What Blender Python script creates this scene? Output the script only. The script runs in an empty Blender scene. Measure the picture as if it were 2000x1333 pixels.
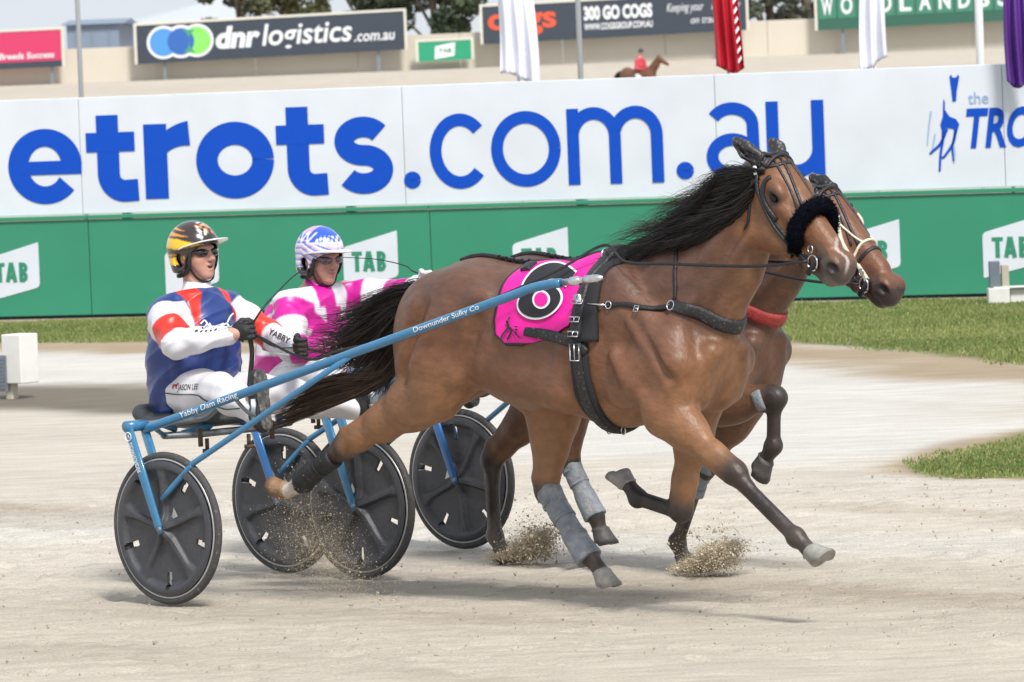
import bpy, bmesh, math, random
import numpy as np
from mathutils import Vector, Matrix
from mathutils.bvhtree import BVHTree
random.seed(7); RNG = np.random.default_rng(7)
S = bpy.context.scene
COL = S.collection
R_ = math.radians

# ---------------------------------------------------------------- camera
LENS = 200.0; FPX = LENS / 36.0 * 2000.0; EYE = 2.55
ROLL = R_(2.2); PITCH = math.atan(571 * math.cos(ROLL) / FPX)
fwd = np.array([0, math.cos(PITCH), -math.sin(PITCH)])
_r0 = np.array([1.0, 0, 0]); _u0 = np.array([0, math.sin(PITCH), math.cos(PITCH)])
rgt = _r0 * math.cos(ROLL) - _u0 * math.sin(ROLL)
upv = _u0 * math.cos(ROLL) + _r0 * math.sin(ROLL)
eye = np.array([0, 0, EYE])
cd = bpy.data.cameras.new('camera'); cam = bpy.data.objects.new('camera', cd); COL.objects.link(cam)
cam.matrix_world = Matrix([[rgt[i], upv[i], -fwd[i], eye[i]] for i in range(3)] + [[0, 0, 0, 1]])
cd.lens = LENS; cd.sensor_width = 36; cd.clip_end = 6000; cd.clip_start = 0.5
cd.dof.use_dof = True; cd.dof.focus_distance = 26.0; cd.dof.aperture_fstop = 12.0
S.camera = cam
# ---------------------------------------------------------------- light
SUN_EL, SUN_AZ = R_(50), R_(160)          # azimuth clockwise from +Y (north)
w = bpy.data.worlds.new('World'); S.world = w; w.use_nodes = True
nt = w.node_tree; nt.nodes.clear()
out = nt.nodes.new('ShaderNodeOutputWorld'); bg = nt.nodes.new('ShaderNodeBackground')
sky = nt.nodes.new('ShaderNodeTexSky'); sky.sky_type = 'NISHITA'; sky.sun_disc = False
sky.sun_elevation = SUN_EL; sky.sun_rotation = SUN_AZ; sky.dust_density = 3.0; sky.air_density = 1.0
mix = nt.nodes.new('ShaderNodeMix'); mix.data_type = 'RGBA'; mix.inputs['Factor'].default_value = 0.85
mix.inputs['B'].default_value = (5.8, 6.2, 6.7, 1)          # even layer of high cloud
nt.links.new(sky.outputs['Color'], mix.inputs['A']); nt.links.new(mix.outputs['Result'], bg.inputs['Color'])
bg.inputs['Strength'].default_value = 0.10
nt.links.new(bg.outputs['Background'], out.inputs['Surface'])
sd = bpy.data.lights.new('sun', 'SUN'); sd.energy = 2.7; sd.angle = R_(11); sd.color = (1, 0.96, 0.9)
so = bpy.data.objects.new('sun', sd); COL.objects.link(so)
_sv = Vector((math.sin(SUN_AZ) * math.cos(SUN_EL), math.cos(SUN_AZ) * math.cos(SUN_EL), math.sin(SUN_EL)))
so.rotation_euler = _sv.to_track_quat('Z', 'Y').to_euler(); so.location = (0, 0, 40)
S.view_settings.view_transform = 'Standard'; S.view_settings.look = 'None'
S.view_settings.exposure = 0.58; S.view_settings.gamma = 1.0; S.view_settings.use_curve_mapping = False
S.render.engine = 'CYCLES'; S.cycles.use_denoising = True
S.cycles.max_bounces = 6; S.cycles.transparent_max_bounces = 8

# ---------------------------------------------------------------- projection helpers (finding real positions on real planes)
def ray(x, y): return fwd * FPX + rgt * (x - 1000) + upv * (666.5 - y)
def ground_at(x, y, z=0.0):
    d = ray(x, y); return eye + d * ((z - EYE) / d[2])
def depth_at(x, y, D):
    d = ray(x, y); return eye + d * (D / d[1])
class Rig:
    def __init__(s, o, phi):
        s.o = np.array([o[0], o[1], 0.0]); s.phi = phi
        s.u = np.array([math.cos(phi), -math.sin(phi), 0]); s.v = np.array([math.sin(phi), math.cos(phi), 0])
    def at(s, x, y, Y):
        d = ray(x, y); t = ((s.o + Y * s.v - eye) @ s.v) / (d @ s.v); q = eye + d * t - s.o
        return np.array([q @ s.u, Y, q[2]])
NEAR = Rig((-1.2095, 27.1688), R_(43)); FAR = Rig((-0.72, 28.6), R_(42))

# ---------------------------------------------------------------- scene helpers
BASE = {}
def thing(name, label, cat, rig=None, base=(0, 0, 0), group=None, loc=None, rotz=0.0):
    o = bpy.data.objects.new(name, None); COL.objects.link(o); o.empty_display_size = 0.2
    if rig is not None:
        b = np.array(base, float); p = rig.o + b[0] * rig.u + b[1] * rig.v; o.location = (p[0], p[1], b[2]); o.rotation_euler = (0, 0, -rig.phi)
        BASE[o] = b
    else:
        o.location = loc if loc is not None else base; o.rotation_euler = (0, 0, rotz); BASE[o] = np.array(base, float) if loc is None else np.zeros(3)
    o['label'] = label; o['category'] = cat
    if group: o['group'] = group
    return o
def tag(o, label=None, cat=None, group=None, kind=None):
    if label: o['label'] = label
    if cat: o['category'] = cat
    if group: o['group'] = group
    if kind: o['kind'] = kind
    return o
def mesh_np(name, V, Fq, cols=None, smooth=True):
    """V (n,3); Fq list of index tuples or (m,k) array; cols (n,3) linear colour"""
    V = np.asarray(V, np.float32); me = bpy.data.meshes.new(name)
    if isinstance(Fq, np.ndarray):
        m, k = Fq.shape; flat = Fq.ravel().astype(np.int32); starts = np.arange(m, dtype=np.int32) * k
    else:
        flat = np.array([i for f in Fq for i in f], np.int32); ls = np.array([len(f) for f in Fq], np.int32)
        m = len(Fq); starts = np.concatenate([[0], np.cumsum(ls)[:-1]]).astype(np.int32)
    me.vertices.add(len(V)); me.vertices.foreach_set('co', V.ravel())
    me.loops.add(len(flat)); me.loops.foreach_set('vertex_index', flat)
    me.polygons.add(m); me.polygons.foreach_set('loop_start', starts)
    me.update(calc_edges=True); me.validate()
    me.polygons.foreach_set('use_smooth', np.full(len(me.polygons), bool(smooth)))
    if cols is not None:
        ca = me.color_attributes.new('Col', 'FLOAT_COLOR', 'POINT')
        c4 = np.ones((len(V), 4), np.float32); c4[:, :3] = cols; ca.data.foreach_set('color', c4.ravel())
    return me
def part(name, V, F, m, parent=None, cols=None, smooth=True):
    V = np.asarray(V, float)
    if parent is not None: V = V - BASE[parent]
    o = bpy.data.objects.new(name, mesh_np(name, V, F, cols, smooth)); COL.objects.link(o)
    o.data.materials.append(m)
    if parent is not None: o.parent = parent; BASE[o] = BASE[parent]
    else: BASE[o] = np.zeros(3)
    return o
class MB:
    """collects simple solids into one mesh"""
    def __init__(s): s.v = []; s.f = []
    def add(s, V, F):
        n = len(s.v); s.v += [tuple(map(float, p)) for p in V]; s.f += [tuple(int(i) + n for i in f) for f in F]; return s
    def box(s, c, h, ax=None):
        c = np.array(c, float); ax = np.eye(3) if ax is None else np.array(ax, float)
        V = [c + ax[0] * h[0] * i + ax[1] * h[1] * j + ax[2] * h[2] * k for i in (-1, 1) for j in (-1, 1) for k in (-1, 1)]
        return s.add(V, [(0, 1, 3, 2), (4, 6, 7, 5), (0, 4, 5, 1), (2, 3, 7, 6), (0, 2, 6, 4), (1, 5, 7, 3)])
    def tube(s, pts, r, n=10, cap=True, sq=(1, 1), up=(0, 0, 1)):
        pts = [np.array(p, float) for p in pts]; rs = r if hasattr(r, '__len__') else [r] * len(pts)
        V = []; prev = None
        for i, p in enumerate(pts):
            t = pts[min(i + 1, len(pts) - 1)] - pts[max(i - 1, 0)]; t = t / (np.linalg.norm(t) + 1e-9)
            if prev is None:
                a = np.array(up, float)
                if abs(a @ t) > 0.95: a = np.array([0, 1.0, 0])
                a = a - t * (a @ t)
            else: a = prev - t * (prev @ t)
            a /= np.linalg.norm(a) + 1e-9; prev = a; b = np.cross(t, a)
            for k in range(n):
                q = 2 * math.pi * k / n; V.append(p + rs[i] * (sq[0] * math.cos(q) * a + sq[1] * math.sin(q) * b))
        F = [(i * n + k, i * n + (k + 1) % n, (i + 1) * n + (k + 1) % n, (i + 1) * n + k) for i in range(len(pts) - 1) for k in range(n)]
        if cap: F += [tuple(range(n))[::-1], tuple(range((len(pts) - 1) * n, len(pts) * n))]
        return s.add(V, F)
    def ring(s, c, axis, R, r, n=24, m=8):
        c = np.array(c, float); axis = np.array(axis, float); axis /= np.linalg.norm(axis)
        a = np.cross(axis, [0, 0, 1.0]);
        if np.linalg.norm(a) < .1: a = np.cross(axis, [1.0, 0, 0])
        a /= np.linalg.norm(a); b = np.cross(axis, a)
        V = []
        for i in range(n):
            q = 2 * math.pi * i / n; d = a * math.cos(q) + b * math.sin(q)
            for k in range(m):
                e = 2 * math.pi * k / m; V.append(c + d * (R + r * math.cos(e)) + axis * r * math.sin(e))
        F = [(i * m + k, i * m + (k + 1) % m, ((i + 1) % n) * m + (k + 1) % m, ((i + 1) % n) * m + k) for i in range(n) for k in range(m)]
        return s.add(V, F)
    def ell(s, c, r, n=14, m=10, ax=None):
        c = np.array(c, float); ax = np.eye(3) if ax is None else np.array(ax, float); V = []
        for i in range(m + 1):
            t = math.pi * i / m
            for k in range(n):
                q = 2 * math.pi * k / n
                V.append(c + ax[0] * r[0] * math.sin(t) * math.cos(q) + ax[1] * r[1] * math.sin(t) * math.sin(q) + ax[2] * r[2] * math.cos(t))
        F = [(i * n + k, (i + 1) * n + k, (i + 1) * n + (k + 1) % n, i * n + (k + 1) % n) for i in range(m) for k in range(n)]
        return s.add(V, F)
    def go(s, name, m, parent=None, smooth=True): return part(name, s.v, s.f, m, parent, None, smooth)
def spline(pts, n=8):
    P = [np.array(p, float) for p in pts]; P = [2 * P[0] - P[1]] + P + [2 * P[-1] - P[-2]]; o = []
    for i in range(1, len(P) - 2):
        for k in range(n):
            t = k / n; a, b, c, d = P[i - 1:i + 3]
            o.append(.5 * (2 * b + (c - a) * t + (2 * a - 5 * b + 4 * c - d) * t * t + (3 * b - a - 3 * c + d) * t ** 3))
    o.append(P[-2]); return o
def beveled(o, wd=0.01, seg=2):
    b = o.modifiers.new('bevel', 'BEVEL'); b.width = wd; b.segments = seg; b.limit_method = 'ANGLE'; return o

# ---------------------------------------------------------------- materials
def lin(h):
    if isinstance(h, str): c = [int(h[i:i + 2], 16) / 255 for i in (0, 2, 4)]
    else: c = [x / 255 for x in h]
    return np.array([x / 12.92 if x <= .04045 else ((x + .055) / 1.055) ** 2.4 for x in c])
def newmat(name):
    m = bpy.data.materials.new(name); m.use_nodes = True
    return m, m.node_tree.nodes, m.node_tree.links, m.node_tree.nodes['Principled BSDF']
def mat(name, c, rough=.6, metal=0.0, var=0.12, scale=30.0, bump=0.0, bscale=None, coat=0.0, attr=False, sheen=0.0, stretch=(1, 1, 1), dirt=None, dscale=25., dthr=.62, spec=.5, folds=False):
    """plain or vertex-coloured procedural material: noise tint, bump, optional splashed dirt"""
    m, N, L, b = newmat(name)
    tc = N.new('ShaderNodeTexCoord'); mp = N.new('ShaderNodeMapping'); mp.inputs['Scale'].default_value = stretch
    L.new(tc.outputs['Object'], mp.inputs['Vector'])
    nz = N.new('ShaderNodeTexNoise'); nz.inputs['Scale'].default_value = scale; nz.inputs['Detail'].default_value = 5
    L.new(mp.outputs['Vector'], nz.inputs['Vector'])
    mr = N.new('ShaderNodeMapRange'); mr.inputs['From Min'].default_value = .25; mr.inputs['From Max'].default_value = .75
    mr.inputs['To Min'].default_value = 1 - var; mr.inputs['To Max'].default_value = 1 + var
    L.new(nz.outputs['Fac'], mr.inputs['Value'])
    vm = N.new('ShaderNodeVectorMath'); vm.operation = 'SCALE'
    if attr:
        at = N.new('ShaderNodeAttribute'); at.attribute_name = 'Col'; L.new(at.outputs['Color'], vm.inputs[0])
    else: vm.inputs[0].default_value = tuple(c)[:3]
    L.new(mr.outputs['Result'], vm.inputs['Scale']); src = vm.outputs['Vector']
    if dirt is not None:
        n2 = N.new('ShaderNodeTexNoise'); n2.inputs['Scale'].default_value = dscale; n2.inputs['Detail'].default_value = 8; n2.inputs['Roughness'].default_value = .7
        L.new(tc.outputs['Object'], n2.inputs['Vector'])
        m2 = N.new('ShaderNodeMapRange'); m2.inputs['From Min'].default_value = dthr; m2.inputs['From Max'].default_value = dthr + .12
        L.new(n2.outputs['Fac'], m2.inputs['Value'])
        mx = N.new('ShaderNodeMix'); mx.data_type = 'RGBA'; mx.inputs['B'].default_value = (*dirt, 1)
        L.new(m2.outputs['Result'], mx.inputs['Factor']); L.new(src, mx.inputs['A']); src = mx.outputs['Result']
    L.new(src, b.inputs['Base Color'])
    b.inputs['Roughness'].default_value = rough; b.inputs['Metallic'].default_value = metal
    b.inputs['Coat Weight'].default_value = coat; b.inputs['Sheen Weight'].default_value = sheen; b.inputs['Specular IOR Level'].default_value = spec
    if bump:
        n3 = N.new('ShaderNodeTexNoise'); n3.inputs['Scale'].default_value = bscale or scale * 2; n3.inputs['Detail'].default_value = 6
        L.new(mp.outputs['Vector'], n3.inputs['Vector'])
        if folds: n3.noise_type = 'RIDGED_MULTIFRACTAL'; n3.inputs['Detail'].default_value = 3; n3.inputs['Distortion'].default_value = .6
        bp = N.new('ShaderNodeBump'); bp.inputs['Strength'].default_value = bump; bp.inputs['Distance'].default_value = .045 if folds else .02
        L.new(n3.outputs['Fac'], bp.inputs['Height']); L.new(bp.outputs['Normal'], b.inputs['Normal'])
    return m
SAND = (.42, .36, .28)
M = {}
M['blue_tube'] = mat('blue_enamel', (.035, .17, .33), .28, 0, .08, 40, coat=.4, dirt=(.22, .24, .25), dscale=60, dthr=.64)
M['blue_fork'] = mat('blue_fork', (.02, .13, .36), .3, 0, .08, 40, coat=.4, dirt=(.2, .2, .19), dscale=70, dthr=.66)
M['steel'] = mat('steel', (.62, .63, .65), .28, 1.0, .1, 60)
M['grey_steel'] = mat('grey_steel', (.25, .28, .31), .45, .6, .15, 50, dirt=SAND, dscale=60, dthr=.66)
M['black_leather'] = mat('black_leather', (.012, .012, .015), .42, 0, .25, 60, bump=.25, dirt=(.33, .30, .26), dscale=95, dthr=.67)
M['muddy_leather'] = mat('muddy_leather', (.016, .016, .018), .5, 0, .25, 60, bump=.3, dirt=(.33, .31, .27), dscale=70, dthr=.58)
M['clean_black'] = mat('clean_black', (.012, .012, .014), .45, 0, .2, 60, bump=.15)
M['pad'] = mat('pad', (.016, .016, .02), .8, 0, .2, 90, bump=.3)
M['fluffy'] = mat('fluffy', (.003, .004, .010), .95, 0, .5, 120, bump=.8, bscale=260, spec=.1)
M['tyre'] = mat('tyre', (.055, .055, .055), .75, 0, .2, 50, bump=.2, dirt=(.3, .27, .22), dscale=45, dthr=.6)
M['rim'] = mat('rim', (.5, .5, .5), .4, .7, .1, 40, dirt=SAND, dscale=70, dthr=.64)
M['disc'] = mat('disc', (.050, .052, .060), .5, 0, .15, 40, bump=.1, dirt=(.27, .25, .21), dscale=90, dthr=.62)
M['seat'] = mat('seat', (.05, .055, .06), .6, 0, .2, 40, bump=.2)
M['rust'] = mat('rust', (.12, .075, .05), .8, .2, .3, 40)
M['white_print'] = mat('white_print', (.72, .74, .77), .5, var=.03)
M['black_print'] = mat('black_print', (.012, .012, .016), .6, var=.05)
M['red_print'] = mat('red_print', (.45, .02, .03), .6, var=.05)
M['skin'] = mat('skin', (1, 1, 1), .5, attr=True, var=.06, scale=40, bump=.05, bscale=150)
M['cloth'] = mat('cloth', (1, 1, 1), .55, attr=True, var=.06, scale=14, bump=.40, bscale=6.5, folds=True, dirt=(.42, .37, .30), dscale=60., dthr=.70)
M['satin'] = mat('satin', (1, 1, 1), .36, attr=True, var=.08, scale=16, bump=.55, bscale=7.5, folds=True)
M['gloss'] = mat('gloss', (1, 1, 1), .18, attr=True, var=.03, scale=20, coat=.6)
M['coat'] = mat('horse_coat', (1, 1, 1), .47, attr=True, var=.22, scale=30, bump=.22, bscale=60, stretch=(.5, 1, .7), spec=.5, dirt=(.30, .26, .21), dscale=150., dthr=.735)
M['hair'] = mat('black_hair', (.011, .008, .007), .36, var=.4, scale=20)
M['hair_brown'] = mat('brown_hair', (.045, .024, .014), .42, var=.5, scale=15)
M['boot_grey'] = mat('grey_boot', (.20, .22, .25), .7, 0, .3, 22, bump=.4, bscale=40, dirt=(.38, .35, .30), dscale=16, dthr=.55)
M['boot_black'] = mat('black_boot', (.018, .018, .02), .6, 0, .3, 30, bump=.2, dirt=(.3, .27, .22), dscale=40, dthr=.64)
M['hoof'] = mat('hoof', (.26, .25, .23), .6, 0, .25, 30, bump=.2, bscale=40)
M['hoof_brown'] = mat('hoof_brown', (.27, .16, .09), .6, 0, .3, 30, bump=.2)
M['hoof_dark'] = mat('hoof_dark', (.07, .065, .06), .6, 0, .3, 30, bump=.2)
M['glass_dark'] = mat('sunglass', (.008, .008, .010), .08, 0, .02, coat=.8)
M['lens_tint'] = mat('tinted_lens', (.10, .08, .10), .08, 0, .02, coat=.8)
M['eye'] = mat('eye', (.006, .004, .004), .12, 0, .02, spec=.3)
M['glove'] = mat('glove', (.010, .010, .012), .55, 0, .3, 80, bump=.3)
M['glove_white'] = mat('glove_white', (.6, .6, .6), .55, 0, .1, 80, bump=.3)
M['white_leather'] = mat('white_leather', (.62, .58, .46), .5, 0, .12, 60, bump=.2)
M['red_leather'] = mat('red_leather', (.30, .03, .03), .6, 0, .25, 60, bump=.3, dirt=(.3, .2, .17), dscale=60, dthr=.6)
M['sole'] = mat('sole', (.07, .07, .07), .8, 0, .4, 40, bump=.4, dirt=(.2, .19, .17), dscale=30, dthr=.5)

# ---------------------------------------------------------------- signed-distance modelling
class SDF:
    def __init__(s, lo, hi, res):
        s.lo = np.array(lo, np.float32); s.res = res
        s.n = np.ceil((np.array(hi) - s.lo) / res).astype(int) + 1
        s.d = np.full(s.n, 1.0, np.float32)
        s.ax = [s.lo[i] + res * np.arange(s.n[i], dtype=np.float32) for i in range(3)]
    def _box(s, lo, hi):
        a = np.maximum(np.floor((lo - s.lo) / s.res).astype(int), 0); b = np.minimum(np.ceil((hi - s.lo) / s.res).astype(int) + 1, s.n)
        if (b <= a).any(): return None
        sl = tuple(slice(a[i], b[i]) for i in range(3))
        return sl, s.ax[0][a[0]:b[0]][:, None, None], s.ax[1][a[1]:b[1]][None, :, None], s.ax[2][a[2]:b[2]][None, None, :]
    def _mix(s, sl, d, k, op):
        e = s.d[sl]
        if op == 'cut':
            h = np.maximum(k - np.abs(e + d), 0) / k; s.d[sl] = np.maximum(e, -d) + h * h * k * .25
        else:
            h = np.maximum(k - np.abs(e - d), 0) / k; s.d[sl] = np.minimum(e, d) - h * h * k * .25
    def cone(s, a, b, ra, rb, k=.05, fl=1.0, ax=(0, 1, 0), op='add'):
        a = np.array(a, np.float32); b = np.array(b, np.float32); m = max(ra, rb) * max(fl, 1) + k + 3 * s.res
        q = s._box(np.minimum(a, b) - m, np.maximum(a, b) + m)
        if q is None: return s
        sl, X, Y, Z = q; ax = np.array(ax, np.float32); ax /= np.linalg.norm(ax); g = 1 / fl - 1
        ab = (b - a); ab = ab + g * (ab @ ax) * ax
        px, py, pz = X - a[0], Y - a[1], Z - a[2]
        if abs(g) > 1e-6:
            t = px * ax[0] + py * ax[1] + pz * ax[2]; px, py, pz = px + g * t * ax[0], py + g * t * ax[1], pz + g * t * ax[2]
        t = np.clip((px * ab[0] + py * ab[1] + pz * ab[2]) / (ab @ ab + 1e-9), 0, 1)
        d = np.sqrt((px - t * ab[0]) ** 2 + (py - t * ab[1]) ** 2 + (pz - t * ab[2]) ** 2) - (ra + (rb - ra) * t)
        s._mix(sl, d.astype(np.float32), k, op); return s
    def chain(s, pts, rs, k=.05, fl=1.0, ax=(0, 1, 0)):
        for i in range(len(pts) - 1): s.cone(pts[i], pts[i + 1], rs[i], rs[i + 1], k, fl, ax)
        return s
    def ell(s, c, r, k=.05, R=None, op='add'):
        c = np.array(c, np.float32); r = np.array(r, np.float32); m = r.max() + k + 3 * s.res
        q = s._box(c - m, c + m)
        if q is None: return s
        sl, X, Y, Z = q; px, py, pz = X - c[0], Y - c[1], Z - c[2]
        R = np.eye(3) if R is None else np.array(R)         # rows = local axes
        u = [px * R[i][0] + py * R[i][1] + pz * R[i][2] for i in range(3)]
        k0 = np.sqrt(sum((u[i] / r[i]) ** 2 for i in range(3))) + 1e-6; k1 = np.sqrt(sum((u[i] / r[i] ** 2) ** 2 for i in range(3))) + 1e-6
        s._mix(sl, (k0 * (k0 - 1) / k1).astype(np.float32), k, op); return s
    def half(s, n, c):     # keep the side where n.p < c
        n = np.array(n, float); d = s.ax[0][:, None, None] * n[0] + s.ax[1][None, :, None] * n[1] + s.ax[2][None, None, :] * n[2] - c
        s.d = np.maximum(s.d, d.astype(np.float32)); return s
    def warp(s, fn):
        s.d += fn(s.ax[0][:, None, None], s.ax[1][None, :, None], s.ax[2][None, None, :]).astype(np.float32); return s
    def mesh(s):
        d = s.d; n = np.array(d.shape); ins = d < 0
        c = np.zeros(n - 1, np.int16)
        for i in (0, 1):
            for j in (0, 1):
                for k in (0, 1): c += ins[i:n[0] - 1 + i, j:n[1] - 1 + j, k:n[2] - 1 + k]
        act = (c > 0) & (c < 8); idx = np.argwhere(act); vid = np.full(n - 1, -1, np.int64); vid[act] = np.arange(len(idx))
        acc = np.zeros((len(idx), 3)); cnt = np.zeros(len(idx))
        corners = [(i, j, k) for i in (0, 1) for j in (0, 1) for k in (0, 1)]
        val = {q: d[idx[:, 0] + q[0], idx[:, 1] + q[1], idx[:, 2] + q[2]].astype(float) for q in corners}
        for q in corners:
            for a in range(3):
                if q[a]: continue
                q2 = list(q); q2[a] = 1; q2 = tuple(q2); v1, v2 = val[q], val[q2]; m = (v1 < 0) != (v2 < 0)
                t = np.where(m, v1 / np.where(v1 == v2, 1, v1 - v2), 0); p = np.array(q, float)[None].repeat(len(idx), 0); p[:, a] = t
                acc[m] += p[m]; cnt[m] += 1
        V = s.lo + s.res * (idx + acc / np.maximum(cnt, 1)[:, None]); Fs = []
        for a in range(3):
            b, e = (a + 1) % 3, (a + 2) % 3
            s1 = [slice(1, -1)] * 3; s1[a] = slice(0, -1); s2 = [slice(1, -1)] * 3; s2[a] = slice(1, None)
            A = ins[tuple(s1)]; B = ins[tuple(s2)]; off = np.array([1, 1, 1]); off[a] = 0
            for flip, mm in ((0, A & ~B), (1, ~A & B)):
                g = np.argwhere(mm) + off
                if not len(g): continue
                def cell(db, de):
                    h = g.copy(); h[:, b] -= db; h[:, e] -= de; return vid[h[:, 0], h[:, 1], h[:, 2]]
                Q = np.stack([cell(1, 1), cell(0, 1), cell(0, 0), cell(1, 0)], 1); Fs.append(Q[:, ::-1] if flip else Q)
        return V, np.concatenate(Fs)
def rot(ax, a):
    return np.array(Matrix.Rotation(a, 3, ax))
def sst(x, a, b):
    t = np.clip((x - a) / (b - a), 0, 1); return t * t * (3 - 2 * t)
def segdist(V, a, b):
    a = np.array(a, float); ab = np.array(b, float) - a; t = np.clip(((V - a) @ ab) / (ab @ ab), 0, 1)
    return np.linalg.norm(V - a - t[:, None] * ab, axis=1), t
def mixc(C, c, f):
    return C * (1 - f[:, None]) + np.array(c)[None] * f[:, None]
def vnoise(V, sc, seed=0):
    r = np.random.default_rng(seed); o = np.zeros(len(V))
    for i in range(7):
        k = r.normal(size=3) * sc; o += np.sin(V @ k + r.uniform(0, 6.28))
    return o / 3.5
def soften(C, F, n, it=1):
    """average a vertex colour over the faces round it, so that dyed edges are clean"""
    for _ in range(it):
        m = C[F].mean(1); A = np.zeros_like(C); k = np.zeros(n)
        for j in range(F.shape[1]): np.add.at(A, F[:, j], m); np.add.at(k, F[:, j], 1)
        C = A / np.maximum(k, 1)[:, None]
    return C
def bvh_of(V, F): return BVHTree.FromPolygons([tuple(map(float, p)) for p in V], [tuple(map(int, f)) for f in F])

# ================================================================ THE SETTING
def inpoly(P, poly):
    x, y = P[:, 0], P[:, 1]; c = np.zeros(len(P), bool); n = len(poly)
    for i in range(n):
        x1, y1 = poly[i][:2]; x2, y2 = poly[(i + 1) % n][:2]
        m = ((y1 > y) != (y2 > y)) & (x < (x2 - x1) * (y - y1) / (y2 - y1 + 1e-12) + x1); c ^= m
    return c
def polydist(P, poly):
    """signed distance, negative inside"""
    d = np.full(len(P), 1e9); n = len(poly)
    for i in range(n):
        a = np.array(poly[i][:2], float); b = np.array(poly[(i + 1) % n][:2], float); ab = b - a
        t = np.clip(((P[:, :2] - a) @ ab) / (ab @ ab + 1e-12), 0, 1); d = np.minimum(d, np.linalg.norm(P[:, :2] - a - t[:, None] * ab, axis=1))
    return np.where(inpoly(P, poly), -d, d)
def gpoly(px): return [ground_at(*p)[:2] for p in px]
FA = ground_at(0, 625); FB = ground_at(2000, 578); FS = (FB - FA) / np.linalg.norm(FB - FA); FN = np.array([FS[1], -FS[0], 0])   # FN points to the camera
if FN[1] > 0: FN = -FN
def fence_sz(x, y):
    d = ray(x, y); t = ((FA - eye) @ FN) / (d @ FN); q = eye + d * t - FA; return np.array([q @ FS, q[2]])
def fence_w(s, z, off=0.0): return FA + FS * s + FN * off + np.array([0, 0, z])
GRASS1 = gpoly([(-500, 672), (0, 671), (280, 668), (800, 676), (1200, 672), (1540, 667), (1700, 682), (1850, 692), (2000, 713), (2500, 740), (2500, 561), (2000, 582), (0, 629), (-500, 641)])
GRASS2 = gpoly([(1772, 912), (1850, 886), (1920, 866), (2010, 846), (2500, 760), (2500, 940), (2000, 931), (1900, 928), (1810, 919)])
DAMP = gpoly([(-300, 765), (0, 757), (140, 752), (290, 750), (420, 760), (420, 800), (300, 808), (0, 800), (-300, 806)])
PALE1 = gpoly([(-300, 690), (300, 682), (900, 690), (1500, 690), (1700, 705), (1900, 735), (1990, 800), (1900, 860), (1700, 915), (1200, 900), (600, 800), (300, 748), (-300, 760)])
PALE2 = gpoly([(-300, 1010), (400, 985), (900, 1030), (1500, 1045), (2300, 1040), (2300, 1085), (1500, 1090), (900, 1075), (400, 1050), (-300, 1060)])
def terrain_z(x, y):
    z = np.interp(y, [0, 150, 190, 268, 300, 420, 5000], [0, 0, 0.05, 1.72, 1.8, 1.8, 1.8])
    return z
def axis(spans):
    o = [spans[0][0]]
    for a, b, st in spans: o += list(np.linspace(a, b, max(2, int(round((b - a) / st)) + 1))[1:])
    return np.array(o)
gx = axis([(-1500, -60, 240), (-60, -8, 4), (-8, -3.6, .25), (-3.6, 5.2, .034), (5.2, 9, .25), (9, 60, 4), (60, 1500, 240)])
gy = axis([(-40, 20, 4), (20, 22.5, .25), (22.5, 34, .055), (34, 58, .16), (58, 70, 1), (70, 320, 6), (320, 5000, 390)])
GX, GY = np.meshgrid(gx, gy, indexing='ij'); Vg = np.stack([GX.ravel(), GY.ravel(), terrain_z(GX, GY).ravel()], 1)
near_m = sst(-np.abs(Vg[:, 1] - 28), -7.5, -5) * sst(-np.abs(Vg[:, 0] - .8), -4.6, -3.8)
un = Vg @ NEAR.u; vn = Vg @ NEAR.v
def fbm(a, b, seeds, f0, oct=4):
    o = np.zeros(len(a)); amp = 1.0
    for k in range(oct):
        r = np.random.default_rng(seeds + k)
        for j in range(4):
            q = r.uniform(0, 6.28); o += amp * np.sin(f0 * 2 ** k * (a * math.cos(q) + b * math.sin(q)) + r.uniform(0, 6.28)) / 4
        amp *= .6
    return o
groove = .009 * np.sin(vn * 2 * math.pi / .16 + .8 * fbm(un, vn, 3, .8, 2)) * (0.5 + .5 * np.clip(fbm(un, vn, 9, .6, 3), -1, 1))
lumps = .011 * fbm(un, vn, 20, 5.0, 4) + .012 * np.clip(fbm(un * .7, vn, 40, 9.0, 3) - .75, 0, 1)
Vg[:, 2] += near_m * (groove + lumps - .004)
# old hoof prints and wheel lines
rp = np.random.default_rng(5)
for i in range(420):
    cx, cy = rp.uniform(-3.5, 4.6), rp.uniform(23.3, 33); r = rp.uniform(.05, .085)
    m = (np.abs(Vg[:, 0] - cx) < .25) & (np.abs(Vg[:, 1] - cy) < .25)
    d = np.hypot(Vg[m, 0] - cx, Vg[m, 1] - cy) / r; Vg[m, 2] += (-.018 * np.exp(-d ** 4) + .008 * np.exp(-(d - 1.35) ** 2 * 12))
base = np.array([.53, .483, .415])
Cg = np.tile(base, (len(Vg), 1)); nz = .5 * fbm(un * .25, vn, 60, 2.5, 4)
def soft(poly, wdt, amp=1.0): return sst(-(polydist(Vg, poly) + amp * wdt * fbm(Vg[:, 0], Vg[:, 1], 77, 1.6, 4)), -wdt, wdt)
Cg = mixc(Cg, (.585, .565, .53), .9 * soft(PALE1, .8)); Cg = mixc(Cg, (.58, .556, .51), .7 * soft(PALE2, .25))
Cg = mixc(Cg, (.15, .128, .10), .92 * soft(DAMP, .45))
fg = sst(-Vg[:, 1], -29.5, -25.5); Cg = mixc(Cg, (.455, .402, .325), .6 * fg)
wet = np.clip(fbm(un * .18, vn * 1.6, 33, 2.2, 4) - .25, 0, 1); Cg = mixc(Cg, (.29, .24, .18), .6 * wet * near_m)
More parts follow.
